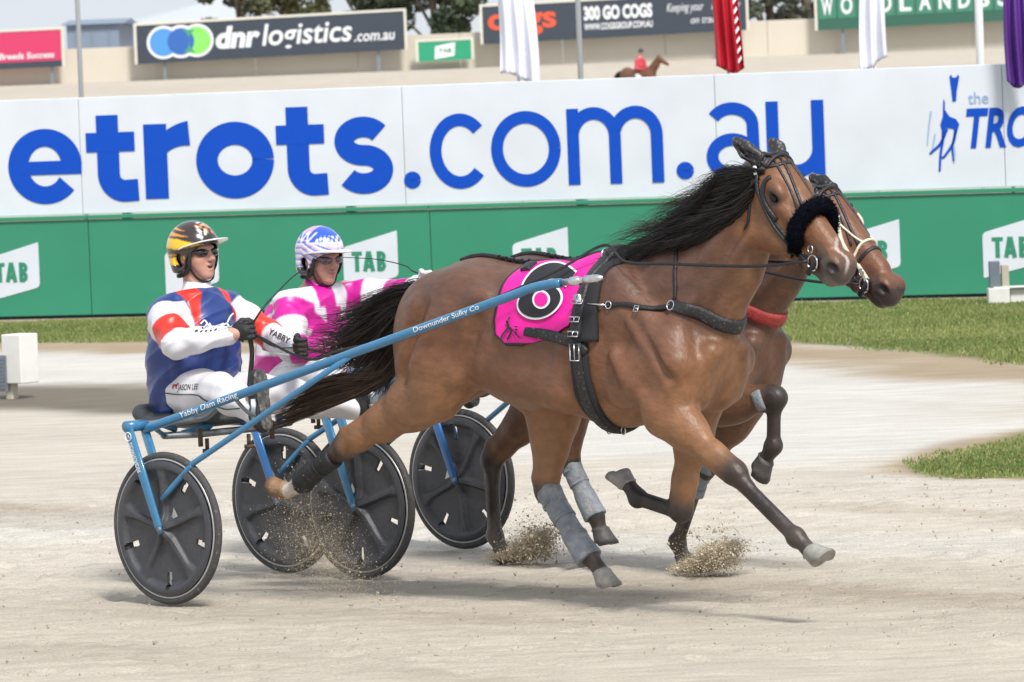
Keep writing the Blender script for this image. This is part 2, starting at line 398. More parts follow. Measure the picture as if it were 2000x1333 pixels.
edge = np.maximum(sst(-np.abs(polydist(Vg, GRASS1) - .55 + .5 * fbm(Vg[:, 0], Vg[:, 1], 91, 1.5, 4)), -1.15, -.3), sst(-np.abs(polydist(Vg, GRASS2) - .02 + .1 * fbm(Vg[:, 0], Vg[:, 1], 92, 4, 4)), -.35, -.05))
Cg = mixc(Cg, (.33, .25, .155), .85 * edge)
ing = np.maximum(soft(GRASS1, .12), soft(GRASS2, .12)); Cg = mixc(Cg, (.15, .165, .065), ing)
far = sst(Vg[:, 1], 75, 100); Cg = mixc(Cg, (.49, .44, .37), far)
Cg *= (1 + .10 * nz)[:, None]
nx_, ny_ = len(gx), len(gy); I = np.arange(nx_ * ny_).reshape(nx_, ny_)
Fg = np.stack([I[:-1, :-1].ravel(), I[1:, :-1].ravel(), I[1:, 1:].ravel(), I[:-1, 1:].ravel()], 1)
def sandmat():
    m, N, L, b = newmat('raked_sand'); tc = N.new('ShaderNodeTexCoord')
    mp = N.new('ShaderNodeMapping'); mp.inputs['Rotation'].default_value = (0, 0, R_(22)); mp.inputs['Scale'].default_value = (.35, 1.6, 1)
    L.new(tc.outputs['Object'], mp.inputs['Vector'])
    at = N.new('ShaderNodeAttribute'); at.attribute_name = 'Col'
    def nz(sc, det, vec, ro=.6):
        n = N.new('ShaderNodeTexNoise'); n.inputs['Scale'].default_value = sc; n.inputs['Detail'].default_value = det; n.inputs['Roughness'].default_value = ro; L.new(vec, n.inputs['Vector']); return n
    a = nz(5, 9, mp.outputs['Vector'], .7); c = nz(70, 4, tc.outputs['Object'])
    def rng(n, lo, hi, f0=.3, f1=.7):
        r = N.new('ShaderNodeMapRange'); r.inputs['From Min'].default_value = f0; r.inputs['From Max'].default_value = f1; r.inputs['To Min'].default_value = lo; r.inputs['To Max'].default_value = hi
        L.new(n.outputs['Fac'], r.inputs['Value']); return r.outputs['Result']
    mu = N.new('ShaderNodeMath'); mu.operation = 'MULTIPLY'; L.new(rng(a, .80, 1.16), mu.inputs[0]); L.new(rng(c, .86, 1.12), mu.inputs[1])
    vm = N.new('ShaderNodeVectorMath'); vm.operation = 'SCALE'; L.new(at.outputs['Color'], vm.inputs[0]); L.new(mu.outputs[0], vm.inputs['Scale'])
    L.new(vm.outputs['Vector'], b.inputs['Base Color']); b.inputs['Roughness'].default_value = .95; b.inputs['Specular IOR Level'].default_value = .15
    ad = N.new('ShaderNodeMath'); ad.operation = 'ADD'; L.new(a.outputs['Fac'], ad.inputs[0]); L.new(c.outputs['Fac'], ad.inputs[1])
    bp = N.new('ShaderNodeBump'); bp.inputs['Strength'].default_value = .55; bp.inputs['Distance'].default_value = .03; L.new(ad.outputs[0], bp.inputs['Height']); L.new(bp.outputs['Normal'], b.inputs['Normal'])
    return m
M['sand'] = sandmat()
g = part('ground', Vg, Fg, M['sand'], None, Cg); g['kind'] = 'structure'
def ground_z(x, y):
    return 0.0
# -------- grass blades (uncountable)
def grass(name, poly, dens, hgt, seed):
    r = np.random.default_rng(seed); P = np.array(poly); lo, hi = P.min(0), P.max(0)
    lo = np.maximum(lo, [-6.5, 30]); hi = np.minimum(hi, [7.0, 60]); n = int((hi - lo).prod() * dens)
    Q = r.uniform(lo, hi, (n, 2)); sdv = polydist(Q, poly) + .16 * fbm(Q[:, 0], Q[:, 1], 5, 3, 4); Q = Q[sdv < r.uniform(-.45, .10, n)]; n = len(Q)
    a = r.uniform(0, 6.28, n); h = hgt * r.uniform(.5, 1.3, n) * (1 + .35 * fbm(Q[:, 0], Q[:, 1], 8, 1.5, 3)); wd = r.uniform(.005, .012, n); le = r.uniform(0, .6, n) * h; b = r.uniform(0, 6.28, n)
    A = np.stack([Q[:, 0] - wd * np.cos(a), Q[:, 1] - wd * np.sin(a), np.zeros(n) - .005], 1); B = np.stack([Q[:, 0] + wd * np.cos(a), Q[:, 1] + wd * np.sin(a), np.zeros(n) - .005], 1)
    T = np.stack([Q[:, 0] + le * np.cos(b), Q[:, 1] + le * np.sin(b), h], 1)
    V = np.stack([A, B, T], 1).reshape(-1, 3); F = np.arange(3 * n).reshape(n, 3)
    t = np.clip(.5 + .45 * fbm(Q[:, 0] * .6, Q[:, 1], 15, 1.6, 4) + r.normal(0, .22, n), 0, 1)
    c = np.array([.105, .165, .034])[None] * (1 - t[:, None]) + np.array([.245, .28, .085])[None] * t[:, None]
    dry = (r.uniform(size=n) < .10); c[dry] = (.36, .31, .15)
    o = part(name, V, F, mat(name, (1, 1, 1), .7, attr=True, var=.1, scale=3), None, np.repeat(c, 3, 0), False); o['kind'] = 'stuff'
    return o
grass('grass_strip', GRASS1, 2000, .026, 3); grass('grass_patch', GRASS2, 5200, .020, 4)

# -------- the advertising fence
fence = thing('advertising_fence', 'long white and green trackside fence with huge blue web address and green wall below', 'fence', loc=tuple(FA))
BASE[fence] = FA
M['white_panel'] = mat('white_panel', (.66, .70, .765), .5, var=.05, scale=2, spec=.3)
M['green_panel'] = mat('green_panel', (.035, .255, .15), .4, var=.05, scale=1.5)
M['blue_print'] = mat('blue_print', (.004, .072, .50), .6, var=.03, spec=.2)
M['pale_blue_print'] = mat('pale_blue_print', (.30, .42, .65), .5, var=.03)
M['green_print'] = mat('green_print', (.03, .25, .15), .5, var=.03)
def lvl(x, y): return fence_sz(x, y)[1]
Z1 = .5 * (lvl(0, 422) + lvl(2000, 370)); Z2 = .5 * (lvl(0, 198) + lvl(1960, 124))
def fbox(name, s0, s1, z0, z1, off, th, m, parent):
    mb = MB(); mb.box(fence_w((s0 + s1) / 2, (z0 + z1) / 2, off), ((s1 - s0) / 2, th / 2, (z1 - z0) / 2), (FS, FN, (0, 0, 1)))
    o = mb.go(name, m, parent, False); beveled(o, .006, 2); return o
ws = [-14] + [fence_sz(x, 300)[0] for x in (-480, 157, 789, 1400, 1962)] + [15.2, 20]
for a, b in zip(ws[:-1], ws[1:]): fbox('white_panel', a + .003, b - .003, Z1 + .01, Z2, -.02, .05, M['white_panel'], fence)
gs = [-14] + [fence_sz(x, 500)[0] for x in (-500, 178, 845, 1500, 2100)] + [15.2, 20]
for a, b in zip(gs[:-1], gs[1:]):
    fbox('green_panel', a + .004, b - .004, .03, Z1 - .045, .02, .06, M['green_panel'], fence)
    fbox('green_capping', a + .004, b - .004, Z1 - .04, Z1, .03, .09, M['green_panel'], fence)
fbox('dark_footing', -14, 20, -.05, .045, -.02, .05, mat('footing', (.03, .045, .09), .8), fence)
for s_ in np.arange(-13, 20, 2.4):
    mb = MB(); mb.box(fence_w(s_, .98, -.10), (.04, .04, 1.06), (FS, FN, (0, 0, 1))); mb.go('rear_post', M['grey_steel'], fence, False)
# glyphs: strips in the plane of the fence
def strip(mb, pts, wd, off, fr):
    """ribbon of width wd along pts (n,2); fr maps (s,z,off) to world"""
    P = np.array(pts, float); n = len(P); wd = np.broadcast_to(wd, n); V = []
    for i in range(n):
        t = P[min(i + 1, n - 1)] - P[max(i - 1, 0)]; t = t / np.linalg.norm(t); nn = np.array([-t[1], t[0]])
        V += [fr(*(P[i] + nn * wd[i] / 2), off), fr(*(P[i] - nn * wd[i] / 2), off)]
    mb.add(V, [(2 * i, 2 * i + 1, 2 * i + 3, 2 * i + 2) for i in range(n - 1)])
def arc(c, rx, rz, a0, a1, n=28): return [(c[0] + rx * math.cos(R_(a)), c[1] + rz * math.sin(R_(a))) for a in np.linspace(a0, a1, n)]
def glyph(ch, s0, z0, s1, z1, wv, wh, fr, off):
    mb = MB(); cs, cz = (s0 + s1) / 2, (z0 + z1) / 2; rx, rz = (s1 - s0) / 2, (z1 - z0) / 2; e = .0015
    if ch == 'o': strip(mb, arc((cs, cz), rx - wv / 2, rz - wv / 2, 0, 360, 60), wv, off, fr)
    elif ch == '.': strip(mb, arc((cs, cz), rx / 2, rz / 2, 0, 360, 40), rx, off, fr)
    elif ch == 'c': strip(mb, arc((cs, cz), rx - wv / 2, rz - wv / 2, 42, 318, 50), wv, off, fr)
    elif ch == 'e':
        wt = wv * .76; aa_ = np.radians(np.linspace(0, 322, 60)); strip(mb, arc((cs, cz), rx - wv * .47, rz - wt / 2, 0, 322, 60), wv * .94 * np.cos(aa_) ** 2 + wt * np.sin(aa_) ** 2, off, fr)
        strip(mb, [(s0 + wv * .5, cz - wh * .08), (s1 - wv * .02, cz - wh * .08)], wv * .58, off + e, fr)
    elif ch == 't':
        st = s0 + (s1 - s0) * .42; zb = z0 + (z1 - z0) * .69; R6 = wv * .72; zc = z0 + wv * .46
        strip(mb, [(st, z1), (st, zc + R6)] + arc((st + R6, zc + R6), R6, R6, 184, 270, 16) + [(s1 - .01, zc + .006)], wv * np.array([1, 1] + list(np.linspace(1, .92, 16)) + [.92]), off, fr); strip(mb, [(s0, zb), (s1 - (s1 - s0) * .06, zb)], wh, off + e, fr)
    elif ch == 'r':
        strip(mb, [(s0 + wv / 2, z1 - .01), (s0 + wv / 2, z0)], wv, off, fr)
        strip(mb, arc((s1 + .02, z0 + (z1 - z0) * .46), (s1 + .02 - s0 - wv / 2), (z1 - z0) * .54 - wv * .45, 168, 93, 18), wv * np.linspace(.5, 1.0, 18), off + e, fr)
    elif ch == 's':
        w9 = wv * .88; rq = (z1 - z0 - w9) / 4; rs = rx - w9 * .5
        strip(mb, arc((cs, z1 - w9 / 2 - rq), rs, rq, 32, 262, 36) + arc((cs, z0 + w9 / 2 + rq), rs * 1.02, rq, 82, -148, 36), w9, off, fr)
    elif ch == 'm':
        h = wv; k = (s1 - s0 - h) / 2; r = (k) / 2
        strip(mb, [(s0 + h / 2, z1 - .01), (s0 + h / 2, z0)], h, off, fr)
        for j in (0, 1):
            c0 = s0 + h / 2 + k * j; top = z1 - h / 2; rr = min(r * 1.05, (z1 - z0) * .5)
            strip(mb, arc((c0 + r, top - rr), r, rr, 165, 0, 22) + [(c0 + k, z0)], h, off + e * (j + 1), fr)
    elif ch == 'a':
        bz = z0 + (z1 - z0) * .30
        strip(mb, arc((cs - .01, z1 - wv / 2 - rx * .62), rx - wv / 2, rx * .62, 150, 0, 24) + [(s1 - wv / 2, z0)], wv, off, fr)
        strip(mb, arc((cs - wv * .1, bz), rx - wv * .55, (z1 - z0) * .30 - wv / 2, 0, 360, 44), wv, off + e, fr)
    elif ch == 'u':
        r = rx - wv / 2
        strip(mb, [(s0 + wv / 2, z1)] + arc((cs, z0 + wv / 2 + r), r, r, 180, 360, 30) + [(s1 - wv / 2, z1)], wv, off, fr)
        strip(mb, [(s1 - wv / 2, z1 + .001), (s1 - wv / 2, z0)], wv, off + e, fr)
    elif ch == 'h':
        strip(mb, [(s0 + wv / 2, z1 + (z1 - z0) * .5), (s0 + wv / 2, z0)], wv, off, fr); r = rx - wv / 2
        strip(mb, arc((cs, z1 - wv / 2 - r), r, r, 180, 0, 24) + [(s1 - wv / 2, z0)], wv, off + e, fr)
    elif ch == 'T':
        strip(mb, [(cs, z1 - wh), (cs, z0)], wv, off, fr); strip(mb, [(s0, z1 - wh / 2), (s1, z1 - wh / 2)], wh, off, fr)
    elif ch == 'A':
        strip(mb, [(s0 + wv / 2, z0), (cs - wv * .05, z1)], wv, off, fr); strip(mb, [(s1 - wv / 2, z0), (cs + wv * .05, z1)], wv, off + e, fr)
        strip(mb, [(s0 + wv, z0 + (z1 - z0) * .28), (s1 - wv, z0 + (z1 - z0) * .28)], wh, off + 2 * e, fr)
    elif ch == 'B':
        strip(mb, [(s0 + wv / 2, z1), (s0 + wv / 2, z0)], wv, off, fr); q = (z1 - z0) / 4
        for j, zc in ((0, z1 - q - wh * .12), (1, z0 + q + wh * .12)):
            rr = q + wh * .12 - wh / 2
            strip(mb, [(s0 + wv * .5, zc + rr)] + arc((s1 - rr - wh / 2 - .01, zc), rr, rr, 90, -90, 18) + [(s0 + wv * .5, zc - rr)], wh, off + e * (j + 1), fr)
    return mb
BIG = [('h', -150, 252, -8, 402, 43), ('e', 17, 252, 161, 399, 42), ('t', 170, 225, 271, 395, 43), ('r', 283, 240, 372, 388, 45), ('o', 384, 238, 536, 388, 42), ('t', 541, 209, 641, 383, 43),
       ('s', 655, 228, 767, 379, 43), ('.', 790, 336, 823, 368, 20), ('c', 840, 222, 959, 369, 23), ('o', 960, 217, 1096, 365, 23), ('m', 1109, 208, 1296, 359, 23),
       ('.', 1322, 317, 1356, 350, 20), ('a', 1381, 200, 1485, 351, 23), ('u', 1498, 197, 1611, 347, 24)]
for ch, l, t, r, b, wd in BIG:
    s0, s1 = fence_sz(l, (t + b) / 2)[0], fence_sz(r, (t + b) / 2)[0]; z1, z0 = lvl((l + r) / 2, t), lvl((l + r) / 2, b); wv = abs(fence_sz(l + wd, (t + b) / 2)[0] - s0)
    glyph(ch, s0, z0, s1, z1, wv, wv * (.82 if wd > 30 else .95), fence_w, .012).go('letter', M['blue_print'], fence, False)
# text helper (built-in font, turned into flat geometry)
def text_pts(txt, size=1.0, bold=0.0, shear=0.0, sx=1.0, space=1.0):
    cu = bpy.data.curves.new('t', 'FONT'); cu.body = txt; cu.size = 1.0; cu.offset = bold; cu.shear = shear; cu.space_character = space; cu.align_x = 'LEFT'; cu.resolution_u = 4
    ob = bpy.data.objects.new('t', cu); COL.objects.link(ob); dg = bpy.context.evaluated_depsgraph_get(); ev = ob.evaluated_get(dg)
    me = ev.to_mesh(); V = np.array([v.co[:2] for v in me.vertices]).reshape(-1, 2); F = [tuple(p.vertices) for p in me.polygons]; ev.to_mesh_clear()
    bpy.data.objects.remove(ob); bpy.data.curves.remove(cu)
    V = V - V.min(0); h = V[:, 1].max(); V = V / h * size; V[:, 0] *= sx; return V, F
def text_fit(txt, wdt, hgt, **k):
    V, F = text_pts(txt, 1.0, **k); V[:, 0] *= wdt / V[:, 0].max(); V[:, 1] *= hgt / V[:, 1].max(); return V, F
# green and white logo plates on the lower wall
for xr, yt in ((80, 473), (430, 462), (780, 450), (1113, 443), (1448, 436), (1760, 428), (2036, 420)):
    s1 = fence_sz(xr, yt + 40)[0]; s0 = s1 - .575; zt = lvl(xr, yt); zl = zt - .165; hb = .455
    c = [(s0, zl - hb + .03), (s1, zt - hb), (s1, zt), (s0, zl + .01)]
    rc = []
    for i in range(4):
        p, a, b = np.array(c[i]), np.array(c[i - 1]), np.array(c[(i + 1) % 4]); ra = .045 if i in (1, 3) else .012
        pa = p + (a - p) / np.linalg.norm(a - p) * ra; pb = p + (b - p) / np.linalg.norm(b - p) * ra
        rc += [pa * (1 - t) ** 2 + 2 * p * t * (1 - t) + pb * t * t for t in (0, .25, .5, .75, 1)]
    mb = MB(); mb.add([fence_w(*p, .056) for p in rc] + [fence_w(*p, .051) for p in rc], [tuple(range(20))] + [(i, (i + 1) % 20, 20 + (i + 1) % 20, 20 + i) for i in range(20)])
    pl = mb.go('logo_plate', M['white_panel'], fence, False)
    zc = (zl + zt - hb) / 2 + .01
    for ch, a, b in (('T', .09, .20), ('A', .205, .335), ('B', .355, .46)):
        glyph(ch, s0 + a, zc - .10, s0 + b, zc + .10, .044, .040, fence_w, .0585).go('logo_letter', M['green_print'], pl, False)
# trotting emblem and its words at the right end of the white band
def ftext(txt, l, t, r, b, m, off=.012, **k):
    s0 = fence_sz(l, (t + b) / 2)[0]; s1 = fence_sz(r, (t + b) / 2)[0]; z0 = lvl((l + r) / 2, b); z1 = lvl((l + r) / 2, t)
    V, F = text_fit(txt, s1 - s0, z1 - z0, **k); return part('lettering', [fence_w(s0 + p[0], z0 + p[1], off) for p in V], F, m, fence, None, False)
ftext('the', 1891, 180, 1931, 203, M['pale_blue_print'], bold=.004)
ftext('TROTS', 1888, 208, 2096, 288, M['blue_print'], bold=.03, shear=.22)
em = MB(); pal = MB()
def fpoly(mb, px, off=.012): mb.add([fence_w(*fence_sz(*p), off) for p in px], [tuple(range(len(px)))])
def fline(mb, px, w0, w1, off=.0135):
    q = spline([(*fence_sz(*p), 0) for p in px], 6); strip(mb, [p[:2] for p in q], np.linspace(w0, w1, len(q)), off, fence_w)
fpoly(em, [(1855, 150), (1858, 146), (1861, 152), (1868, 152), (1871, 146), (1874, 150), (1869, 180), (1868, 198), (1861, 199), (1859, 180)])
fpoly(em, [(1843, 193), (1846, 200), (1846, 215), (1855, 228), (1868, 233), (1874, 243), (1869, 262), (1862, 252), (1848, 250), (1841, 258), (1837, 244), (1842, 228)])
fline(em, [(1843, 252), (1842, 275), (1838, 300), (1836, 335)], .03, .02); fline(em, [(1850, 252), (1838, 280), (1822, 296), (1817, 301)], .03, .02)
fline(em, [(1867, 256), (1862, 280), (1846, 305), (1840, 308)], .03, .018); fline(em, [(1868, 255), (1861, 285), (1863, 315)], .024, .016)
fline(pal, [(1819, 218), (1815, 248), (1812, 284)], .016, .008); fline(pal, [(1863, 285), (1865, 300), (1864, 318)], .02, .015); fline(pal, [(1827, 262), (1822, 290), (1816, 300)], .014, .01)
em.go('horse_emblem', M['blue_print'], fence, False)['kind'] = 'stuff'; pal.go('horse_emblem', M['pale_blue_print'], fence, False)['kind'] = 'stuff'

# -------- far wall, billboards, sheds, trees
DW = 270.0
M['cream_wall'] = mat('cream_wall', (.58, .535, .455), .8, var=.05, scale=.4)
M['slate_board'] = mat('slate_board', (.035, .048, .07), .5, var=.04, scale=.6)
M['board_frame'] = mat('board_frame', (.62, .60, .53), .6, var=.05)
def px3(x, y, D): return depth_at(x, y, D)
def wall_run(px, D, hpx, m, name, label, cat, group=None):
    t = thing(name, label, cat, loc=tuple(px3(px[0][0], px[0][1], D)))
    BASE[t] = px3(px[0][0], px[0][1], D)
    for (x0, y0), (x1, y1) in zip(px[:-1], px[1:]):
        a, b = px3(x0, y0, D), px3(x1, y1, D); h = hpx / FPX * D; ax = (b - a); L_ = np.linalg.norm(ax); ax /= L_
        mb = MB(); mb.box((a + b) / 2 + np.array([0, 0, h / 2 - .3]), (L_ / 2 - .01, .1, h / 2 + .3), (ax, np.cross((0, 0, 1), ax), (0, 0, 1))); mb.go('wall_panel', m, t, False)
    return t
xs = list(range(-300, 2500, 200)); wall_run([(x, 168 - .041 * x) for x in xs], DW, 66, M['cream_wall'], 'far_wall', 'long cream concrete wall at the far edge of the sand, carrying the billboards', 'wall')
def board(name, label, l, r, ylt, yrt, hpx, m, D=DW - 1.0, group='billboards along the far wall', post=True):
    a, b = px3(l, ylt + hpx, D), px3(r, yrt + hpx, D); ax = b - a; L_ = np.linalg.norm(ax); ax /= L_; h = hpx / FPX * D; nn = np.cross(ax, (0, 0, 1)); nn /= np.linalg.norm(nn); up = np.cross(nn, ax) * -1
    up = np.array([0, 0, 1.0])
    if nn[1] > 0: nn = -nn
    t = thing(name, label, 'billboard', loc=tuple(a), group=group); BASE[t] = a
    mb = MB(); mb.box((a + b) / 2 + up * h / 2, (L_ / 2, .06, h / 2), (ax, nn, up)); mb.go('board', m, t, False)
    fr_ = MB(); f = .12
    for c0, hh in (((a + b) / 2 + up * (h + f / 2), (L_ / 2 + f, .09, f / 2)), (a - ax * f / 2 + up * h / 2, (f / 2, .09, h / 2)), (b + ax * f / 2 + up * h / 2, (f / 2, .09, h / 2))):
        fr_.box(c0, hh, (ax, nn, up))
    fr_.go('frame', M['board_frame'], t, False)
    if post:
        for q in (.1, .9):
            mb = MB(); mb.box(a + ax * L_ * q - nn * .2 + up * (h / 2 - 1.2), (.08, .08, h / 2 + 1.2), (ax, nn, up)); mb.go('post', M['grey_steel'], t, False)
    def place(u, v, off=.075): return a + ax * u * L_ + up * v * h + nn * off
    return t, place, L_, h
def btext(b, txt, u0, v0, u1, v1, m, **k):
    t, pl, L_, h = b; V, F = text_fit(txt, 1, 1, **k); return part('lettering', [pl(u0 + p[0] * (u1 - u0), v0 + p[1] * (v1 - v0), .085) for p in V], F, m, t, None, False)
def bpoly(b, pts, m, off=.08, name='print'):
    t, pl, L_, h = b; return part(name, [pl(p[0], p[1], off) for p in pts], [tuple(range(len(pts)))], m, t, None, False)
M['crimson'] = mat('crimson', (.55, .035, .12), .5, var=.03); M['orange_print'] = mat('orange_print', (.65, .09, .04), .5, var=.03)
M['logo_blue'] = mat('logo_blue', (.07, .27, .62), .5, var=.03); M['logo_blue_dark'] = mat('logo_blue_dark', (.03, .12, .42), .5, var=.03); M['logo_green'] = mat('logo_green', (.22, .66, .12), .5, var=.03); M['logo_deep'] = mat('logo_deep', (.06, .30, .16), .5, var=.03)
b = board('billboard', 'crimson billboard with a dark strip and white words at the left end', -90, 122, 68, 58, 72, M['crimson']); bpoly(b, [(0, 0), (1, 0), (1, .17), (0, .17)], M['slate_board']); btext(b, 'Breeds Success', .42, .25, .93, .42, M['white_print'], bold=.02, shear=.15)
b = board('billboard', 'large slate billboard with overlapping blue and green circles and white logistics lettering', 269, 791, 51, 22, 75, M['slate_board'])
def disc_px(b, cx, cy, rx, ry, m, off): bpoly(b, [(cx + rx * math.cos(q), cy + ry * math.sin(q)) for q in np.linspace(0, 6.283, 40)[:-1]], m, off, 'logo_disc')
for cx, m_, k in ((.10, 'white_print', 1.2), (.165, 'white_print', 1.2), (.225, 'white_print', 1.2)): disc_px(b, cx, .53 if cx < .2 else .535, .052 * k, .36 * k, M[m_], .08 + cx * .02)
disc_px(b, .10, .53, .052, .36, M['logo_blue'], .092); disc_px(b, .225, .535, .052, .36, M['logo_green'], .094); disc_px(b, .165, .53, .050, .35, M['logo_blue_dark'], .098)
q = np.linspace(-math.pi / 3, math.pi / 3, 14); lens_ = [(.147 + .05 * math.cos(a) + .0, .53 + .34 * math.sin(a)) for a in q] + [(.245 - .05 * math.cos(a), .53 + .34 * math.sin(a)) for a in q[::-1]]
bpoly(b, lens_, M['logo_deep'], .103, 'logo_disc')
btext(b, 'dnr', .295, .28, .462, .86, M['white_print'], bold=.045, shear=.18); btext(b, 'logistics', .468, .12, .805, .86, M['white_print'], bold=.015, shear=.18); btext(b, '.com.au', .812, .27, .965, .47, M['white_print'], bold=.015, shear=.18)
b = board('billboard', 'small green billboard with a white tilted logo plate, between the two slate ones', 818, 921, 83, 78, 38, mat('tab_green', (.02, .30, .16), .5, var=.03), post=False)
bpoly(b, [(.30, .08), (.68, .22), (.70, .92), (.32, .74)], M['white_print']); btext(b, 'TAB', .38, .40, .63, .62, M['green_print'], bold=.03)
b = board('billboard', 'wide slate billboard with an orange word and a white phone line, behind the white flag', 944, 1458, 14, -14, 73, M['slate_board'])
btext(b, 'cogs', .02, .17, .28, .78, M['orange_print'], bold=.03); btext(b, '300 GO COGS', .385, .48, .645, .86, M['white_print'], bold=.05); btext(b, 'WWW.COGSGROUP.COM.AU', .385, .22, .645, .40, M['white_print'], bold=.03)
btext(b, 'Keeping your', .70, .52, .84, .82, M['white_print'], shear=.3); btext(b, 'industry', .87, .52, .98, .82, M['white_print'], shear=.3); btext(b, 'on track', .79, .25, .90, .45, M['white_print'], shear=.3)
b = board('billboard', 'dark green billboard with spaced pale capitals at the right end', 1597, 2090, -12, -38, 72, mat('dark_green_board', (.025, .11, .075), .5, var=.04))
M['mid_green'] = mat('mid_green', (.045, .20, .13), .5, var=.03)
for i, ch in enumerate('WOODLANDSSTUD'):
    u = .005 + i * .0775; bpoly(b, [(u, .30), (u + .07, .30), (u + .07, .97), (u, .97)], M['mid_green'], .078, 'letter_tile'); btext(b, ch, u + .012, .40, u + .058, .88, M['white_print'], bold=.03)
# sheds and hall roofs behind the wall
def shed(name, label, l, r, yt, yb, D, mw, mr, roof=None, dep=12):
    a, b_ = px3(l, yb, D), px3(r, yb, D); wx = b_[0] - a[0]; h = (yb - yt) / FPX * D + 2.0; t = thing(name, label, 'building', loc=(a[0], a[1], a[2] - 2)); BASE[t] = np.array([a[0], a[1], a[2] - 2])
    mb = MB(); mb.box((a[0] + wx / 2, D + dep / 2, a[2] - 2 + h / 2), (wx / 2, dep / 2, h / 2)); mb.go('wall', mw, t, False)
    rb = MB(); rr = roof if roof else .3; z = a[2] - 2 + h
    rb.add([(a[0] - .3, D - .3, z), (a[0] + wx + .3, D - .3, z), (a[0] + wx + .3, D + dep, z), (a[0] - .3, D + dep, z), (a[0] - .3, D + dep / 2, z + rr * (.2 if roof else 1)), (a[0] + wx + .3, D + dep / 2, z + rr)], [(0, 1, 5, 4), (2, 3, 4, 5), (0, 4, 3), (1, 2, 5), (0, 3, 2, 1)])
    rb.go('roof', mr, t, False)
    sb = MB()
    for k in range(int(wx / .9)): sb.box((a[0] + .45 + k * .9, D - .03, a[2] - 2 + h / 2), (.04, .02, h / 2 - .02))
    sb.go('cladding_rib', mw, t, False)
    return t
M['shed_blue'] = mat('shed_blue', (.19, .24, .32), .6, var=.05); M['shed_roof'] = mat('shed_roof', (.46, .49, .52), .5, var=.05); M['white_wall'] = mat('white_wall', (.62, .64, .66), .7, var=.04)
shed('metal_shed', 'low blue grey metal shed behind the wall beside the light pole', 132, 234, 50, 112, 300, M['shed_blue'], M['shed_blue'])
shed('hall', 'long pale roofed hall rising behind the left end of the slate billboard', 240, 470, 55, 110, 345, M['white_wall'], M['shed_roof'], 2.0)
M['leaf'] = mat('leaf', (1, 1, 1), .7, attr=True, var=.2, scale=.6); M['bark'] = mat('bark', (.13, .10, .075), .9, var=.3, scale=3, bump=.5)
def tree(label, x, D, hgt, rad, c0, c1, seed, n=5200, base=.12, group='trees behind the far wall'):
    r = np.random.default_rng(seed); p = px3(x, 120, D); x0 = p[0]; t = thing('tree', label, 'tree', loc=(x0, D, 1.7), group=group); BASE[t] = np.array([x0, D, 1.7])
    tb = MB(); o = np.array([x0, D, 1.7]); tb.tube(spline([o + (0, 0, -.3), o + (.2, 0, hgt * .3), o + (-.1, .2, hgt * .6), o + (.1, 0, hgt * .9)], 4), np.linspace(.3, .05, 13), 8)
    cl = []
    for i in range(26):
        a = r.uniform(0, 6.28); z = r.uniform(base, .92); q = rad * (1 - ((z - .45) / .6) ** 2) ** .5 * r.uniform(.45, 1) if abs(z - .45) < .6 else rad * .2
        c = o + np.array([q * math.cos(a), q * math.sin(a), z * hgt]); cl.append(c)
        if i < 14: tb.tube([o + np.array([0, 0, max(.12, z - .22) * hgt]), (o + np.array([0, 0, z * hgt]) + c) / 2, c], [.11, .07, .03], 6)
    tb.go('trunk', M['bark'], t)
    cl = np.array(cl); k = r.integers(0, len(cl), n); d = r.normal(size=(n, 3)); d /= np.linalg.norm(d, axis=1)[:, None]; sz = r.uniform(.8, 1.5, len(cl)) * rad * .26
    P = cl[k] + d * (sz[k] * r.uniform(.4, 1, n) ** .5)[:, None] * np.array([1.15, 1.15, .8]); s = r.uniform(.10, .24, n)
    A = r.normal(size=(n, 3)); A /= np.linalg.norm(A, axis=1)[:, None]; B = np.cross(A, r.normal(size=(n, 3))); B /= np.linalg.norm(B, axis=1)[:, None]
    V = np.stack([P - A * s[:, None], P + B * s[:, None] * .55, P + A * s[:, None], P - B * s[:, None] * .55], 1).reshape(-1, 3)
    tt = np.clip(r.normal(.4, .25, n) + .3 * np.sin(k * 1.7), 0, 1)[:, None]; c = np.array(c0) * (1 - tt) + np.array(c1) * tt
    part('crown', V, np.arange(4 * n).reshape(n, 4), M['leaf'], t, np.repeat(c, 4, 0), False)
tree('olive tree with a thin crown just right of the hall roof', 470, 330, 8.5, 2.2, (.05, .055, .03), (.12, .12, .055), 1, 3600)
tree('olive bushy tree above the middle of the slate logistics billboard', 575, 335, 7.6, 2.6, (.06, .065, .025), (.15, .14, .05), 2)
tree('low dark tree above the right half of the slate logistics billboard', 700, 340, 8.5, 2.7, (.03, .045, .025), (.075, .095, .045), 3)
tree('tall dark green tree filling the gap over the small green billboard', 845, 322, 9.5, 3.0, (.022, .04, .022), (.065, .09, .04), 4, 8200, .02)
tree('dark green tree whose left half shows beside the wide slate billboard', 770, 328, 10.5, 2.7, (.025, .04, .022), (.07, .09, .045), 5, 6200, .05)
tree('grey green tree in the gap between the wide slate and dark green billboards', 1500, 318, 8, 2.2, (.05, .065, .045), (.13, .14, .10), 6, 3600, .02)
tree('pale trunked tree at the left edge of the dark green billboard', 1575, 322, 7, 1.9, (.05, .06, .045), (.14, .14, .11), 8, 3000, .02)
tree('tall tree standing behind the upper edge of the wide slate billboard', 1300, 350, 8.5, 2.8, (.03, .05, .03), (.08, .11, .05), 9)
